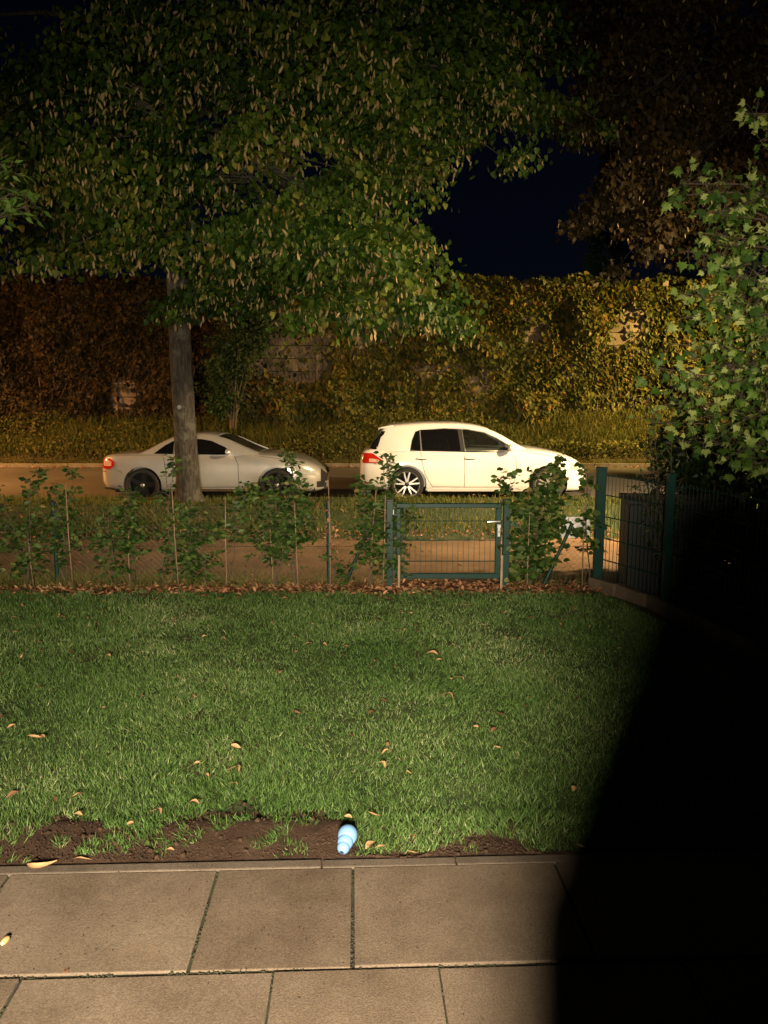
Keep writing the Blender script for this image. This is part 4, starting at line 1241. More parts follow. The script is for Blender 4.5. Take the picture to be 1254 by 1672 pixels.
def gpost(label, x, h, w=.06, y=FY):
    t = thing('gate_post', label, 'post', (x, y, -.05))
    me = bevel(MB().box(0, 0, h / 2, w, w, h).mesh('shaft'), .004, 1); link('shaft', me, M['green'], t)
    MB().box(0, 0, h + .006, w + .006, w + .006, .012).build('cap', M['dark'], t)
    return t
gpost('slim green hinge post at the left of the garden gate', .055, .84)
gpost('slim green latch post at the right of the garden gate', 1.135, .84)
for (px, lab) in ((.135, 'thin wooden stake standing inside the left gate upright'), (1.08, 'thin wooden stake standing by the gate latch upright')):
    t = thing('wooden_stake', lab, 'stake', (px, FY - .12, -.04))
    MB().tube([(0, 0, 0), (.004, 0, .34)], [.012, .011], 6).build('shaft', M['stake'], t)

# low wire fence with posts and braces
def wire_fence(label, x0, x1, posts, braces, h=.80):
    t = thing('wire_fence', label, 'fence', ((x0 + x1) / 2, FY + .04, -.05)); cx = (x0 + x1) / 2
    for px in posts:
        o = MB().tube([(px - cx, 0, 0), (px - cx, 0, h + .03)], .019, 10).build('post', M['green'], t, smooth=True, angle=50)
        MB().lathe([(.022, h + .02), (.022, h + .035), (.0001, h + .042)], 10, (px - cx, 0, 0)).build('post_cap', M['dark'], o)
    for a, b in braces:
        MB().tube([(a - cx, 0, h * .78), (b - cx, -.02, .03)], .017, 8).build('brace', M['green'], t, smooth=True, angle=50)
    mb = MB(); s = .055; L = x1 - x0; r = .0008
    k = -int(h / s) - 1
    while k * s < L:
        for sg in (1, -1):
            a0 = k * s if sg > 0 else k * s + h
            # line x = a0 + sg*z ; clip to the panel
            z0, z1 = 0, h - .01
            xa, xb = a0 + sg * z0, a0 + sg * z1
            lo, hi = 0, L
            pts = []
            for (xx_, zz_) in ((xa, z0), (xb, z1)): pts.append([xx_, zz_])
            for p_, q_ in ((0, 1), (1, 0)):
                if pts[p_][0] < lo: pts[p_][1] += (lo - pts[p_][0]) * sg; pts[p_][0] = lo
                if pts[p_][0] > hi: pts[p_][1] += (hi - pts[p_][0]) * sg; pts[p_][0] = hi
            if -.01 <= pts[0][1] <= h and -.01 <= pts[1][1] <= h and abs(pts[0][0] - pts[1][0]) > .01:
                mb.tube([(x0 - cx + pts[0][0], .015 + .002 * sg, pts[0][1]), (x0 - cx + pts[1][0], .015 + .002 * sg, pts[1][1])], r, 3, False)
        k += 1
    mb.build('wire_mesh', M['wire'], t)['kind'] = 'stuff'
    for z in (.03, h * .5, h - .01):
        MB().tube([(x0 - cx, .01, z), (x1 - cx, .01, z)], .0018, 4).build('tension_wire', M['wire'], t)
wire_fence('low green chain link fence behind the young hedge, left of the gate', -5.6, .02, (-5.55, -3.08, -.52), ((-.12, -.37),))
wire_fence('short green chain link fence between the gate and the tall corner post', 1.17, 1.97, (), ((1.76, 1.50),))

# corner fence with rod panels going along the right side
FA, FB, FC, FD = Vector((2.02, 7.0, -.03)), Vector((2.36, 6.2, -.03)), Vector((2.78, 4.1, -.03)), Vector((3.1, 2.2, -.03))
rf = thing('rod_panel_fence', 'tall green rod panel fence running along the dark right side of the lawn', 'fence', FA)
vr = MB().tube([(0, 0, 0), (0, 0, 1.02)], .003, 5).mesh('vertical_rod'); vr.materials.append(M['wire'])
for a, b in ((FA, FB), (FB, FC), (FC, FD)):
    L = (b - a).length; d = (b - a).normalized(); az = math.atan2(d.y, d.x); nv = int(L / .05)
    for k in range(1, nv):
        o = link('vertical_rod', vr, None, rf); o.location = (a - FA) + d * (L * k / nv) + Vector((0, 0, .06))
    for z in (.08, .28, .48, .68, .88, 1.06):
        for s in (-.007, .007):
            q = Vector((-d.y, d.x, 0)) * s
            MB().tube([(a - FA) + q + Vector((0, 0, z)), (b - FA) + q + Vector((0, 0, z))], .004, 5).build('horizontal_rod', M['wire'], rf)
for p, w, lab, h in ((FA, .085, 'thick green square corner post between hedge and side fence', 1.12), (FB, .06, 'green square fence post in front of the dark neighbouring shrubs', 1.14), (FC, .06, 'fence post at the dark right edge of the lawn', 1.14)):
    t = thing('fence_post', lab, 'post', p + Vector((-.035, 0, 0)))
    me = bevel(MB().box(0, 0, h / 2, w, .06, h).mesh('shaft'), .004, 1); o = link('shaft', me, M['green'], t)
    MB().box(0, 0, h + .006, w + .008, .07, .014).build('cap', M['green'], t)
    t.rotation_euler = (0, 0, 0)

# low stone edging on the right
ed = thing('stone_edging', 'row of weathered low edging stones along the right side of the lawn', 'edging', (2.0, 7.0, -.1))
path = [Vector((1.93, 7.02, 0)), Vector((2.24, 6.35, 0)), Vector((2.50, 4.95, 0)), Vector((2.75, 3.6, 0)), Vector((2.98, 2.5, 0))]
acc = []
for a, b in zip(path[:-1], path[1:]):
    L = (b - a).length; k = max(1, round(L / .33))
    for j in range(k): acc.append((a.lerp(b, (j + .5) / k), L / k, math.atan2((b - a).y, (b - a).x)))
for i, (c, L, az) in enumerate(acc):
    if i == 8: continue
    me = bevel(MB().box(0, 0, 0, L - .015, .07 + random.uniform(-.01, .015), .22).mesh('edging_stone'), .012, 2); me.materials.append(M['oldstone'])
    o = link('edging_stone', me, None, ed)
    o.location = c - Vector((2.0, 7.0, -.1)) + Vector((random.uniform(-.01, .01), 0, -.01 + random.uniform(-.02, .015)))
    o.rotation_euler = (random.uniform(-.05, .05), random.uniform(-.03, .03), az + random.uniform(-.03, .03))

# storage box behind the side fence
bx = thing('storage_box', 'black garden storage box standing behind the corner fence post', 'box', (2.62, 6.95, -.05), R(-8))
me = bevel(MB().box(0, 0, .42, .82, .5, .84).mesh('body'), .02, 2); link('body', me, M['boxp'], bx)
me = bevel(MB().box(0, 0, .865, .86, .54, .045).mesh('lid'), .012, 2); link('lid', me, M['boxp'], bx)
for k in range(0):
    MB().box(-.36 + k * .144, -.256, .42, .02, .012, .78).build('rib', M['boxp'], bx)

# white panel behind the fence
wp = thing('white_sign', 'blank white rectangular panel hung on the wire fence beside the corner post', 'sign', (1.815, FY + .12, .42))
mb = MB().prism([(-.155, 0), (.13, 0), (.13, .20), (-.11, .20), (-.155, .14)], 0, .006); mb.build('board', M['whitep'], wp)
MB().tube([(-.08, -.035, .165), (-.08, .0, .165)], .003, 4).build('hook', M['galv'], wp)

# ------------------------------------------------------------------ young hedge plants and canes
def hedge_plant(px, ytop, label, spread=.17, z0=.12, dens=1.0, yj=0.0, broad=False, extra=()):
    x = (px - 627) / F * 7.1
    base = Vector((x, 7.02 + yj, -.035))
    H = W(px, ytop, 7.0).z
    t = thing('hedge_plant', label, 'young shrub', base, 0, 'young hedge plants along the garden fence')
    mb = MB(); P_, A_ = [], []
    for s in range(random.choice((1, 2, 3)) if dens < 1.3 else 4):
        lx, ly = random.gauss(0, .07), random.gauss(0, .04)
        h = H * (1 if s == 0 else random.uniform(.6, .92)) + .035
        pts = [Vector((0, 0, 0))]
        for j in range(1, 7):
            f = j / 6
            pts.append(Vector((lx * f * 2 + random.gauss(0, .02) , ly * f + random.gauss(0, .01), h * f)))
        mb.tube(pts, [.007 * (1 - .7 * j / 6) for j in range(7)], 5, False)
        nt = int((30 if s == 0 else 19) * dens * random.uniform(.7, 1.15) * max(.5, H / .9))
        for q in range(nt):
            f = random.uniform(z0, 1) if q > 2 else random.uniform(.85, 1)
            i = min(int(f * 6), 5); p = pts[i].lerp(pts[i + 1], f * 6 - i)
            az = random.random() * 6.28; L = random.uniform(.35, 1.0) * spread * (1.15 - .75 * f ** 3)
            if L < .03: L = .03
            e = p + Vector((math.cos(az) * L * 1.15, math.sin(az) * L * .7, L * random.uniform(-.15, .6)))
            mdp = p.lerp(e, .5) + Vector((0, 0, L * .12))
            mb.tube([p, mdp, e], [.003, .0022, .0012], 3, False)
            nl = max(3, int(L / .017))
            for k in range(nl):
                g = (k + .6) / nl; c = p.lerp(mdp, g * 2) if g < .5 else mdp.lerp(e, g * 2 - 1)
                sd = Vector((-math.sin(az), math.cos(az), 0)) * (1 if k % 2 else -1)
                P_.append(c + Vector((random.gauss(0, .012), random.gauss(0, .012), random.gauss(0, .014)))); A_.append(sd * .8 + (e - p).normalized() * .6 + Vector((0, 0, random.gauss(-.15, .3))))
    mb.build('stems', M['stem'], t)
    P_ = np.array([list(p) for p in P_]); A_ = np.array([list(a) for a in A_]); n = len(P_)
    sz = rng.uniform(.036, .068, n) if not broad else rng.uniform(.045, .078, n)
    tv = [(a * (1.15 if not broad else 1.5), b, c) for a, b, c in OVAL[0]]
    o = scatter('foliage', P_, A_ + rvec(n, .2), rvec(n, .5) + [0, -.55, .8], sz, tv, OVAL[1], M['hedge'], t)
    o['kind'] = 'stuff'
    return t

plants = [(-18, 800, 'hedge plant cut off by the left edge of the view', .2, .2, 1.0),
          (40, 765, 'leafy upright hedge plant nearest the left edge, with a thin cane', .19, .1, 1.15),
          (100, 768, 'hedge plant with a slender leafy tip above the left road', .20, .3, 1.1),
          (212, 805, 'hedge plant below the rear wheel of the silver car with a cane', .22, .45, 1.1),
          (262, 748, 'hedge plant whose thin tip overlaps the side of the silver car', .18, .3, 1.0),
          (305, 830, 'bushy hedge plant just in front of the tree trunk foot', .24, .15, 1.3),
          (362, 790, 'hedge plant right of the tree trunk with fine shoots over the car sill', .22, .4, 1.2),
          (185, 838, 'short dark hedge plant at the left of the silver car rear wheel cane', .2, .2, 1.2),
          (335, 835, 'dark hedge plant covering the sill of the silver car', .2, .3, 1.1),
          (412, 845, 'low hedge plant filling the gap under the car front', .18, .4, 1.0),
          (448, 790, 'dense hedge plant before the silver car front wheel', .24, .3, 1.4),
          (482, 738, 'tallest hedge plant with a thin top above the silver car bonnet', .18, .45, 1.2),
          (548, 905, 'short withered hedge plant tied to the leaning cane', .13, .1, 1.0),
          (605, 775, 'hedge plant at the rear corner of the white car', .17, .3, 1.35),
          (640, 745, 'tall narrow hedge plant hiding the left gate post', .16, .12, 1.7),
          (868, 748, 'tall leafy hedge plant right of the gate under the car front wheel', .21, .1, 1.7),
          (966, 765, 'leafy hedge plant against the thick corner post', .15, .3, 1.0)]
for i, (px, yt, lab, sp, z0, dn) in enumerate(plants):
    hedge_plant(px, yt, lab, sp, z0, dn, random.uniform(-.04, .04), px in (868, 966))
canes = [((47, 975), (46, 880), 'pale cane in the leftmost full hedge plant'), ((112, 915), (107, 790), 'cane in the second leafy hedge plant from the left'), ((206, 978), (210, 850), 'cane under the rear wheel of the silver car'),
         ((287, 975), (280, 790), 'cane beside the left side of the tree trunk'), ((367, 912), (368, 812), 'cane right of the tree trunk foot'), ((444, 972), (441, 860), 'short cane left of the long pale cane'),
         ((485, 968), (481, 822), 'long pale cane standing clear below the silver car front'), ((538, 930), (536, 783), 'leaning cane with withered leaves between the two cars'), ((604, 965), (614, 800), 'cane at the left of the pair beside the gate hedge plant'),
         ((625, 968), (629, 808), 'cane at the right of the pair beside the gate hedge plant'), ((864, 950), (865, 835), 'cane in the tall hedge plant right of the gate'), ((955, 955), (958, 770), 'cane close to the thick corner post')]
for (bx_, by_), (tx_, ty_), lab in canes:
    b0 = Vector(((bx_ - 627) / F * 7.05, 6.98, -.04)); e = W(tx_, ty_, 6.98)
    t = thing('bamboo_cane', lab, 'cane', b0, 0, 'canes supporting the young hedge')
    mid_ = (e - b0) * .5 + Vector((random.gauss(0, .006), 0, 0))
    pts = [Vector((0, 0, 0)), mid_, e - b0]
    MB().tube(pts, [.0060, .0055, .0045], 6).build('shaft', M['cane'], t, smooth=True)
    for f in (.2, .42, .63, .84):
        MB().lathe([(.0075, -.003), (.0090, 0), (.0075, .003)], 6, (e - b0) * f).build('node', M['cane'], t)
# withered leaves on the leaning cane
p0 = W(537, 860, 6.98)
t = thing('withered_shoot', 'withered brown shoot hanging on the leaning cane between the cars', 'dead twig', p0)
n = 46
pp = rng.normal(0, 1, (n, 3)) * [.05, .03, .13] + [.02, 0, -.05]
scatter('dry_leaves', pp, rvec(n, .5) + [0, 0, -1], rvec(n), rng.uniform(.03, .055, n), CURL[0], CURL[1], M['litter'], t)['kind'] = 'stuff'
MB().tube([(0, 0, .2), (.02, 0, 0), (.01, 0, -.35)], [.002, .003, .004], 4).build('twig', M['stem'], t)

# ------------------------------------------------------------------ maple on the right
def maple():
    base = Vector((3.55, 6.3, -.05))
    t = thing('maple_tree', 'bright green young maple with lobed leaves leaning in at the right edge', 'tree', base)
    random.seed(31)
    ends = []
    sprays = [(1215, 185, 6.6), (1240, 230, 6.4), (1225, 330, 6.3), (1110, 300, 6.4), (1095, 320, 6.5), (1140, 380, 6.3), (1180, 400, 6.0), (1150, 440, 6.1), (1200, 450, 5.9), (1120, 480, 6.2), (1180, 520, 5.8), (1090, 560, 6.3),
              (1150, 560, 5.9), (1230, 560, 5.6), (1070, 600, 6.4), (1120, 620, 6.1), (1190, 620, 5.7), (1085, 660, 6.4), (1150, 680, 5.9), (1215, 680, 5.5), (1060, 690, 6.6), (1110, 720, 6.2), (1200, 740, 5.5), (1240, 760, 5.3), (1240, 470, 5.7),
              (1250, 380, 6.1), (1225, 290, 6.5), (1170, 350, 6.4), (1110, 520, 6.3), (1245, 640, 5.6), (1140, 640, 6.2), (1170, 600, 6.0), (1090, 630, 6.5), (1130, 585, 6.3), (1210, 500, 6.0), (1240, 700, 5.8), (1120, 410, 6.4), (1190, 480, 6.2), (1180, 700, 6.0), (1250, 600, 5.9), (1215, 590, 6.1), (1165, 740, 6.2), (1225, 640, 6.0), (1250, 540, 6.1), (1130, 350, 6.5), (1160, 470, 6.2)]
    trunk = [base, base + Vector((-.05, 0, 1.2)), base + Vector((-.12, .05, 2.3)), base + Vector((-.1, .1, 3.3)), base + Vector((.05, .15, 4.2))]
    MB().tube([p - base for p in trunk], [.06, .05, .038, .025, .01], 9, False).build('trunk', M['stem'], t, smooth=True)
    br_mb = MB(); P_, A_ = [], []
    all_s = [(W(px, py, Y), 1) for px, py, Y in sprays]
    for q in range(26):
        all_s.append((base + Vector((random.uniform(-.1, 1.2), random.uniform(-.6, 1.0), random.uniform(.7, 4.2))), 0))
    for e, vis in all_s:
        h = min(max(e.z - base.z - random.uniform(.2, .7), .3), 3.6)
        i = min(int(h / 1.06), 3); s0 = trunk[i].lerp(trunk[i + 1], min((h / 1.06) - i, 1))
        md = s0.lerp(e, .55) + Vector((0, 0, .14))
        pts = [s0 - base, md - base, e - base]
        br_mb.tube(pts, [.011, .007, .003], 5, False)
        for k in range(42):
            f = random.random() ** .6
            p = (s0.lerp(md, f * 2) if f < .5 else md.lerp(e, f * 2 - 1))
            if f < .35: continue
            o_ = Vector((random.gauss(0, 1), random.gauss(0, 1), random.gauss(0, .9))).normalized()
            L = random.uniform(.04, .17); q2 = p + o_ * L
            br_mb.tube([p - base, q2 - base], [.0022, .0015], 3, False)
            P_.append(q2 - base); A_.append(o_ + Vector((0, -.2, -.6)))
    br_mb.build('branches', M['stem'], t)
    P_ = np.array([list(p) for p in P_]); A_ = np.array([list(a) for a in A_]); n = len(P_)
    A_ = A_ + rvec(n, .25); Nn = rvec(n, .75) + [-.3, -.8, .5]; sz = rng.uniform(.04, .105, n)
    # the 280 largest-showing leaves singly, the rest together
    wx = P_ + np.array(base)
    inview = (np.abs(wx[:, 0] / wx[:, 1]) < .52)
    score = sz / wx[:, 1] * inview
    order = np.argsort(-score); big, rest = order[:280], order[280:]
    me_cache = []
    for v in range(6):
        o = scatter('leaf', np.zeros((1, 3)), np.array([[0., 1, 0]]), np.array([[0., 0, 1]]), 1.0, [(a * (1 + .08 * math.sin(v * 3 + i)), b * (1 + .06 * math.cos(v * 2 + i)), c * (1 + v * .4)) for i, (a, b, c) in enumerate(MAPLE[0])], MAPLE[1], M['maple'], None, np.array([.1 + .15 * v]))
        me_cache.append(o.data); bpy.data.objects.remove(o, do_unlink=True)
    for i in big:
        a = Vector(A_[i]).normalized(); nn = Vector(Nn[i]); nn = (nn - a * nn.dot(a)).normalized(); b = a.cross(nn)
        mt = Matrix((b, a, nn)).transposed().to_4x4()
        o = link('leaf', random.choice(me_cache), None, t)
        o.matrix_local = Matrix.Translation(Vector(P_[i])) @ mt @ Matrix.Scale(sz[i], 4)
    o = scatter('foliage', P_[rest], A_[rest], Nn[rest], sz[rest], MAPLE[0], MAPLE[1], M['maple'], t)
    o['kind'] = 'stuff'
maple()

# dark neighbouring shrubs behind the rod fence
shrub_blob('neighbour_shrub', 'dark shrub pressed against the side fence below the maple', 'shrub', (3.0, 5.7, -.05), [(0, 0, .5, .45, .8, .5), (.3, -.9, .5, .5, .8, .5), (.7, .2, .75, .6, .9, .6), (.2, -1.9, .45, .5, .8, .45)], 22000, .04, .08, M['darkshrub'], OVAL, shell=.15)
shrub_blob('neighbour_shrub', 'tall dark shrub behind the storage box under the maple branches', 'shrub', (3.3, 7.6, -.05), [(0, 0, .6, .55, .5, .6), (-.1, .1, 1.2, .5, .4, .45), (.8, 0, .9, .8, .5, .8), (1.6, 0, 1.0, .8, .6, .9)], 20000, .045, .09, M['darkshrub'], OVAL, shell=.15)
shrub_blob('neighbour_shrub', 'high dense dark shrub added out of view beyond the side fence to block street light', 'shrub', (5.55, 6.9, -.05), [(0, 0, .9, .75, .95, .9), (.1, -.2, 1.9, .7, .8, .7), (0, -1.6, 1.0, .8, .9, 1.0), (.9, .1, 1.4, .8, .9, 1.2), (.1, -1.5, 2.1, .7, .8, .6)], 26000, .06, .11, M['darkshrub'], OVAL, shell=.3)  # added out of view to keep street lamp light off the garden
# slender willow-like shoots between post and maple
br = []
for k in range(13):
    e = W(random.uniform(1040, 1120), random.uniform(640, 860), 6.6)
    s0 = Vector((2.55, 6.55, .0)); md = s0.lerp(e, .5) + Vector((random.gauss(0, .04), 0, .1))
    br.append([s0.lerp(md, .5), md, e])
tw_ = twiggy('willow_shrub', 'thin arching shoots with narrow leaves behind the corner fence', 'shrub', (2.55, 6.55, -.05), br, M['hedge'], ([(0, 0, 0), (.13, .4, .02), (0, 1, 0), (-.13, .4, .02)], [(0, 1, 2), (0, 2, 3)]), .035, .075, 17, stem_r=.007)
mb = MB()
for b in br: mb.tube([Vector((0, 0, 0)), Vector(b[0]) - Vector((2.55, 6.55, -.05))], [.01, .008], 5, False)
mb.build('stem', M['stem'], tw_)

# ------------------------------------------------------------------ small things on the ground
# toy
toy = thing('dog_toy', 'pale blue rubber dog toy of three stacked rounded lobes', 'dog toy', (-.155, 2.76, -.026))
prof = []
for (c, r0, a0, a1) in ((.0, .0245, -85, 38), (.027, .0305, -40, 38), (.060, .0385, -42, 66)):
    for k in range(9):
        a = R(a0 + (a1 - a0) * k / 8); prof.append((max(r0 * math.cos(a), .0005), c + r0 * math.sin(a)))
prof += [(.012, .0965), (.011, .086)]
prof[0] = (.008, -.0232)
mb = MB().lathe(prof, 36)
me = mb.mesh('body', True)
b = link('body', me, M['blue'], toy); hl = MB().lathe([(.0001, .0), (.0082, 0)], 16, (0, 0, -.0236)).build('hole', M['hole'], toy)
for o in (b, hl):
    o.rotation_euler = (R(-72), 0, R(-14)); o.location = (0, -.03, .036)
    o.scale = (1.0, 1.0, 1.0)
ac = thing('acorn', 'shiny brown acorn lying on the left paving slab', 'acorn', (G(9, 1540).x, G(9, 1540).y, .0))
mb = MB().lathe([(.0005, -.0165), (.005, -.0155), (.0085, -.010), (.0098, 0), (.009, .008), (.005, .0145), (.0012, .0165), (.0003, .019)], 18)
o = mb.build('nut', M['acorn'], ac, smooth=True); o.rotation_euler = (R(80), 0, R(160)); o.location = (0, 0, .0098)
mb = MB().lathe([(.0003, -.0172), (.0052, -.0158), (.006, -.0145)], 14); o2 = mb.build('pale_end', M['acorncap'], ac, smooth=True); o2.rotation_euler = o.rotation_euler; o2.location = o.location

leafshapes = []
for v in range(5):
    mb = MB(); n = 8; L = 1.0; wd = (.16, .30, .22, .12, .26)[v]; curl = (.5, .25, -.35, .7, .3)[v]; sw = (.25, 0, -.2, .35, .1)[v]
    for i in range(n + 1):
        t = i / n; w = wd * math.sin(math.pi * min(max(t, .03), .97)) ** .75
        x0_, z0_ = sw * math.sin(t * math.pi), .16 * curl * math.sin(t * math.pi * 1.3) + .05
        mb.v += [(x0_ - w, t * L, z0_ + w * .6), (x0_, t * L, z0_), (x0_ + w, t * L, z0_ + w * .5)]
    for i in range(n):
        for j in range(2): mb.f.append((i * 3 + j, i * 3 + j + 1, i * 3 + j + 4, i * 3 + j + 3))
    leafshapes.append((mb.mesh('fallen_leaf', True)))
def fallen(px, py, size, az, v=None, label=None, z=.0, mat='dryleaf', cat='leaf'):
    v = random.randrange(5) if v is None else v
    me = leafshapes[v].copy(); me.materials.append(M[mat])
    g = G(px, py, z)
    o = link('fallen_leaf', me)
    o.location = g; o.scale = (size,) * 3; o.rotation_euler = (random.uniform(-.2, .2), random.uniform(-.25, .25), az)
    grp = 'fallen leaves on the lawn' if label is None else None
    props(o, label or 'dry tan fallen leaf lying among the lawn grass', cat, grp)
named = [(598, 1388, .062, -.7, 1, 'large pale curled leaf leaning at the right of the blue toy'), (612, 1385, .048, -1.2, 0, 'smaller pale leaf touching the large curled leaf by the toy'),
         (683, 1393, .042, 1.5, 2, 'flat tan leaf at the patio edge right of the toy'), (676, 1368, .032, .2, 1, 'small orange leaf standing in grass right of the toy'),
         (263, 1330, .065, 1.0, 0, 'curled orange leaf at the top of the bare soil'), (284, 1389, .035, 1.4, 1, 'crumpled tan leaf lying on the bare soil'),
         (118, 1302, .055, -.6, 0, 'narrow tan leaf in the grass above the left soil patch'), (134, 1332, .045, 1.3, 1, 'pale orange leaf just above the left soil patch'),
         (325, 1313, .06, 1.3, 4, 'broad brown leaf on the grass above the soil'), (45, 1413, .11, -1.5, 3, 'long pale strip leaf lying against the patio edging at left'),
         (120, 1404, .07, -1.45, 3, 'thin dry strip lying along the patio edging'), (960, 1384, .045, 1.4, 2, 'single leaf on the edging at the border of the dark area'),
         (390, 1262, .085, .9, 3, 'long curved bract in the middle left of the lawn'), (388, 1284, .05, 1.2, 0, 'short curved bract below the long one at middle left'),
         (45, 1202, .085, -1.4, 3, 'long pale leaf near the left edge of the lawn'), (715, 1070, .08, 1.2, 4, 'broad tan leaf right of centre on the far lawn'),
         (757, 1112, .07, .8, 0, 'pointed tan leaf standing in the right half of the lawn'), (740, 1142, .10, 1.0, 3, 'long thin bract in the right half of the lawn'),
         (575, 1336, .035, 1.2, 1, 'small pale leaf in the grass right behind the toy'), (620, 1333, .05, 1.4, 2, 'long tan leaf in the grass behind and right of the toy')]
for px, py, s, az, v, lab in named:
    onsoil = py > 1375 or lab.find('soil') > 0 and py > 1320
    fallen(px, py, s, az, v, lab, -.008 if py > 1375 else .012)
for px, py in [(12, 1190), (8, 1168), (72, 1205), (365, 1130), (375, 1217), (326, 1246), (335, 1263), (622, 1142), (712, 1078), (735, 1110), (290, 1107), (828, 1168), (783, 1188), (812, 1190), (640, 1228), (652, 1243), (627, 1254), (672, 1264),
               (805, 1219), (966, 1066), (1005, 1094), (940, 1286), (740, 1050), (30, 1294), (480, 1160), (572, 1200), (600, 1165), (330, 1040), (370, 1045), (395, 1030), (210, 1050), (180, 1072), (70, 1050), (510, 1050), (535, 1055), (565, 1070), (610, 1090), (870, 1010), (900, 1110), (480, 1040), (420, 1080), (650, 1030), (690, 1050), (455, 1100), (20, 1008), (95, 1008), (785, 1020), (850, 1045)]:
    fallen(px + random.uniform(-2, 2), py, random.uniform(.028, .06), random.uniform(-3, 3), None, None, .008, random.choice(['dryleaf', 'dryleaf', 'dryleaf2']))
for (px, py, lab) in ((109, 1590, 'dark crushed leaf speck on the left paving slab'),):
    fallen(px, py, .022, .4, 1, lab, .001, 'dryleaf2')

# ------------------------------------------------------------------ beyond the wall
def conifer(label, x, y, h, w, n=2600):
    t = thing('conifer_tree', label, 'tree', (x, y, -.3))
    MB().tube([(0, 0, 0), (0, 0, h)], [.16, .02], 8, False).build('trunk', M['bark'], t)
    f = rng.random(n) ** .8; zz = .8 + f * (h - .8)
    rad = w * (1 - f) ** .8 * (.55 + .45 * np.abs(np.sin(zz * 2.6))) * rng.random(n) ** .4
    a = rng.random(n) * 6.283
    p = np.column_stack([np.cos(a) * rad, np.sin(a) * rad, zz])
    d = np.column_stack([np.cos(a), np.sin(a), np.full(n, .15)])
    scatter('crown', p, d + rvec(n, .3), rvec(n), rng.uniform(.25, .6, n), BRACT[0], BRACT[1], M['conifer'], t)['kind'] = 'stuff'
conifer('faint dark conifer standing above the wall below the gap of sky', 11.2, 40, 14.5, 1.9, 4200)
shrub_blob('distant_tree', 'low bluish treetop beside the distant white light', 'tree', (7.6, 42, -.3), [(0, 0, 6.9, 1.6, 1.2, 1.3), (2.0, 0, 6.6, 1.2, 1, 1.1)], 2600, .15, .3, M['conifer'], OVAL, True, 'treetops beyond the wall', .08)
shrub_blob('distant_tree', 'low rounded treetop above the right end of the wall', 'tree', (14.6, 40, -.3), [(0, 0, 6.9, 1.7, 1.2, 1.5), (2.4, 0, 6.4, 1.5, 1, 1.2)], 2600, .15, .3, M['conifer'], OVAL, True, 'treetops beyond the wall', .08)
fl = thing('flood_lamp', 'distant cold white lamp just visible over the top of the wall', 'lamp', (9.15, 45, -.3))
MB().tube([(0, 0, 0), (0, 0, 8.55)], .07, 8).build('pole', M['lampmetal'], fl)
MB().box(.1, -.05, 8.62, .75, .25, .16).build('lamp_head', M['lampmetal'], fl)
MB().box(.1, -.19, 8.62, .62, .02, .12).build('lamp_glass', emit('cold_lamp', (.75, .9, 1), 3.0), fl)
ld = bpy.data.lights.new('flood_light', 'POINT'); ld.energy = 160; ld.color = (.6, .85, 1); ld.shadow_soft_size = .2
lo = bpy.data.objects.new('flood_light', ld); lo.location = (.1, -.6, 8.5); lo.parent = fl; COL.objects.link(lo)
fl = thing('flood_lamp', 'tiny white lamp speck over the wall at the far left', 'lamp', (-24.4, 60, -.3))
MB().tube([(0, 0, 0), (0, 0, 11.0)], .08, 8).build('pole', M['lampmetal'], fl)
MB().box(0, -.05, 11.0, .4, .25, .16).build('lamp_head', M['lampmetal'], fl)
MB().box(0, -.19, 11.0, .2, .02, .12).build('lamp_glass', emit('cold_lamp', (.85, .9, 1), 1.5), fl)

# ------------------------------------------------------------------ street lamps (light sources of the picture)
def street_lamp(label, x, y, h, dirx, diry, power, col, blend=.5, spot=150, glow=8, aim=(0, 0, -1), skirt=.03):
    t = thing('street_lamp', label, 'street lamp', (x, y, -.1), 0, None)
    MB().tube([(0, 0, 0), (0, 0, h)], [.07, .045], 10, False).build('pole', M['lampmetal'], t, smooth=True)
    MB().tube([(0, 0, h - .02), (dirx * .5, diry * .5, h + .08), (dirx, diry, h + .1)], .03, 8).build('arm', M['lampmetal'], t, smooth=True)
    hd_ = MB().lathe([(.0001, .12), (.10, .11), (.17, .05), (.19, 0), (.17, -.01)], 18, (dirx, diry, h + .04)).build('lamp_head', M['lampmetal'], t, smooth=True)
    MB().lathe([(.21, .06), (.215, -.12 - skirt), (.205, -.12 - skirt), (.20, .05)], 24, (dirx, diry, h)).build('shade', M['lampmetal'], t, smooth=True)
    MB().lathe([(.16, 0), (.12, -.03), (.0001, -.04)], 18, (dirx, diry, h + .03)).build('lamp_glass', emit('sodium_glass', col, glow), t, smooth=True)
    l = bpy.data.lights.new('street_light', 'SPOT'); l.energy = power; l.color = col; l.spot_size = R(spot); l.spot_blend = blend; l.shadow_soft_size = .12
    o = bpy.data.objects.new('street_light', l); o.location = (dirx, diry, h - .12); o.rotation_euler = Vector(aim).to_track_quat('-Z', 'Y').to_euler(); o.parent = t; COL.objects.link(o)
street_lamp('street lamp by the footpath outside the view at the right, beyond the maple', 8.3, 8.6, 4.7, -.4, .4, STREET_A_W, STREET_A_C, .75, 112, aim=(-7.5, 6.3, -4.9), skirt=.035)
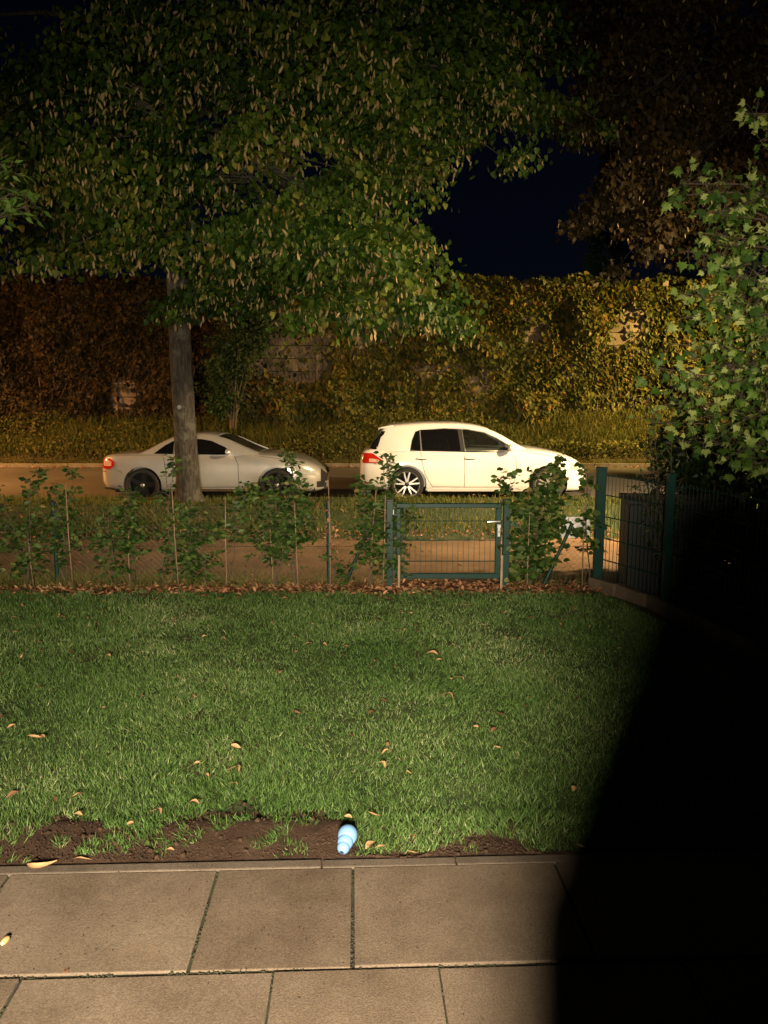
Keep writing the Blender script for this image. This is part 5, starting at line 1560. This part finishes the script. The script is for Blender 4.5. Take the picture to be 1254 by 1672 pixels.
street_lamp('street lamp far left of the view beside the road', -17.5, 13.4, 6.2, .5, .6, STREET_B_W, STREET_B_C, .8, 118, aim=(.7, .7, -.9), skirt=.085)
street_lamp('street lamp across the road beyond the right edge of the view', 14.5, 20.2, 6.0, -.6, -.3, STREET_C_W, STREET_C_C, 1.0, 74, aim=(-9, 5.4, -3.3), skirt=.0)

# ------------------------------------------------------------------ house side: terrace lamp and the added blocker that casts the terrace shadow
hw_ = thing('house_wall', 'rendered house wall with terrace door behind the viewer', 'house', (0, -1.9, -.05))
MB().box(-3.2, -.15, 1.4, 4.4, .3, 2.8).build('wall_section', M['render'], hw_)
MB().box(3.0, -.15, 1.4, 5.0, .3, 2.8).build('wall_section', M['render'], hw_)
MB().box(-.25, -.15, 2.5, 1.5, .29, .6).build('lintel', M['render'], hw_)
MB().box(-.25, -.18, 1.1, 1.48, .06, 2.2).build('terrace_door', M['tint'], hw_)
tl = thing('terrace_lamp', 'small lit terrace lamp on the house wall behind the viewer', 'lamp', (-.05, -1.55, 1.72))
MB().box(0, -.30, 0, .12, .10, .16).build('wall_plate', M['lampmetal'], tl)
MB().tube([(0, -.3, .1), (0, 0, .15), (0, 0, .12)], .012, 6).build('arm', M['lampmetal'], tl)
l = bpy.data.lights.new('terrace_light', 'SPOT'); l.energy = HOUSE_W; l.color = HOUSE_C; l.shadow_soft_size = .25; l.spot_size = R(96); l.spot_blend = 1.0
o = bpy.data.objects.new('terrace_light', l); o.parent = tl; o.location = (0, .05, 0); o.rotation_euler = (R(90 - 14), 0, R(-2)); COL.objects.link(o)
cv = thing('shadow_blocker', 'unseen dark panel added beside the viewer to cast the terrace shadow', 'light blocker', (0, .50, 0))  # added unseen panel, outlined only to shadow the right side
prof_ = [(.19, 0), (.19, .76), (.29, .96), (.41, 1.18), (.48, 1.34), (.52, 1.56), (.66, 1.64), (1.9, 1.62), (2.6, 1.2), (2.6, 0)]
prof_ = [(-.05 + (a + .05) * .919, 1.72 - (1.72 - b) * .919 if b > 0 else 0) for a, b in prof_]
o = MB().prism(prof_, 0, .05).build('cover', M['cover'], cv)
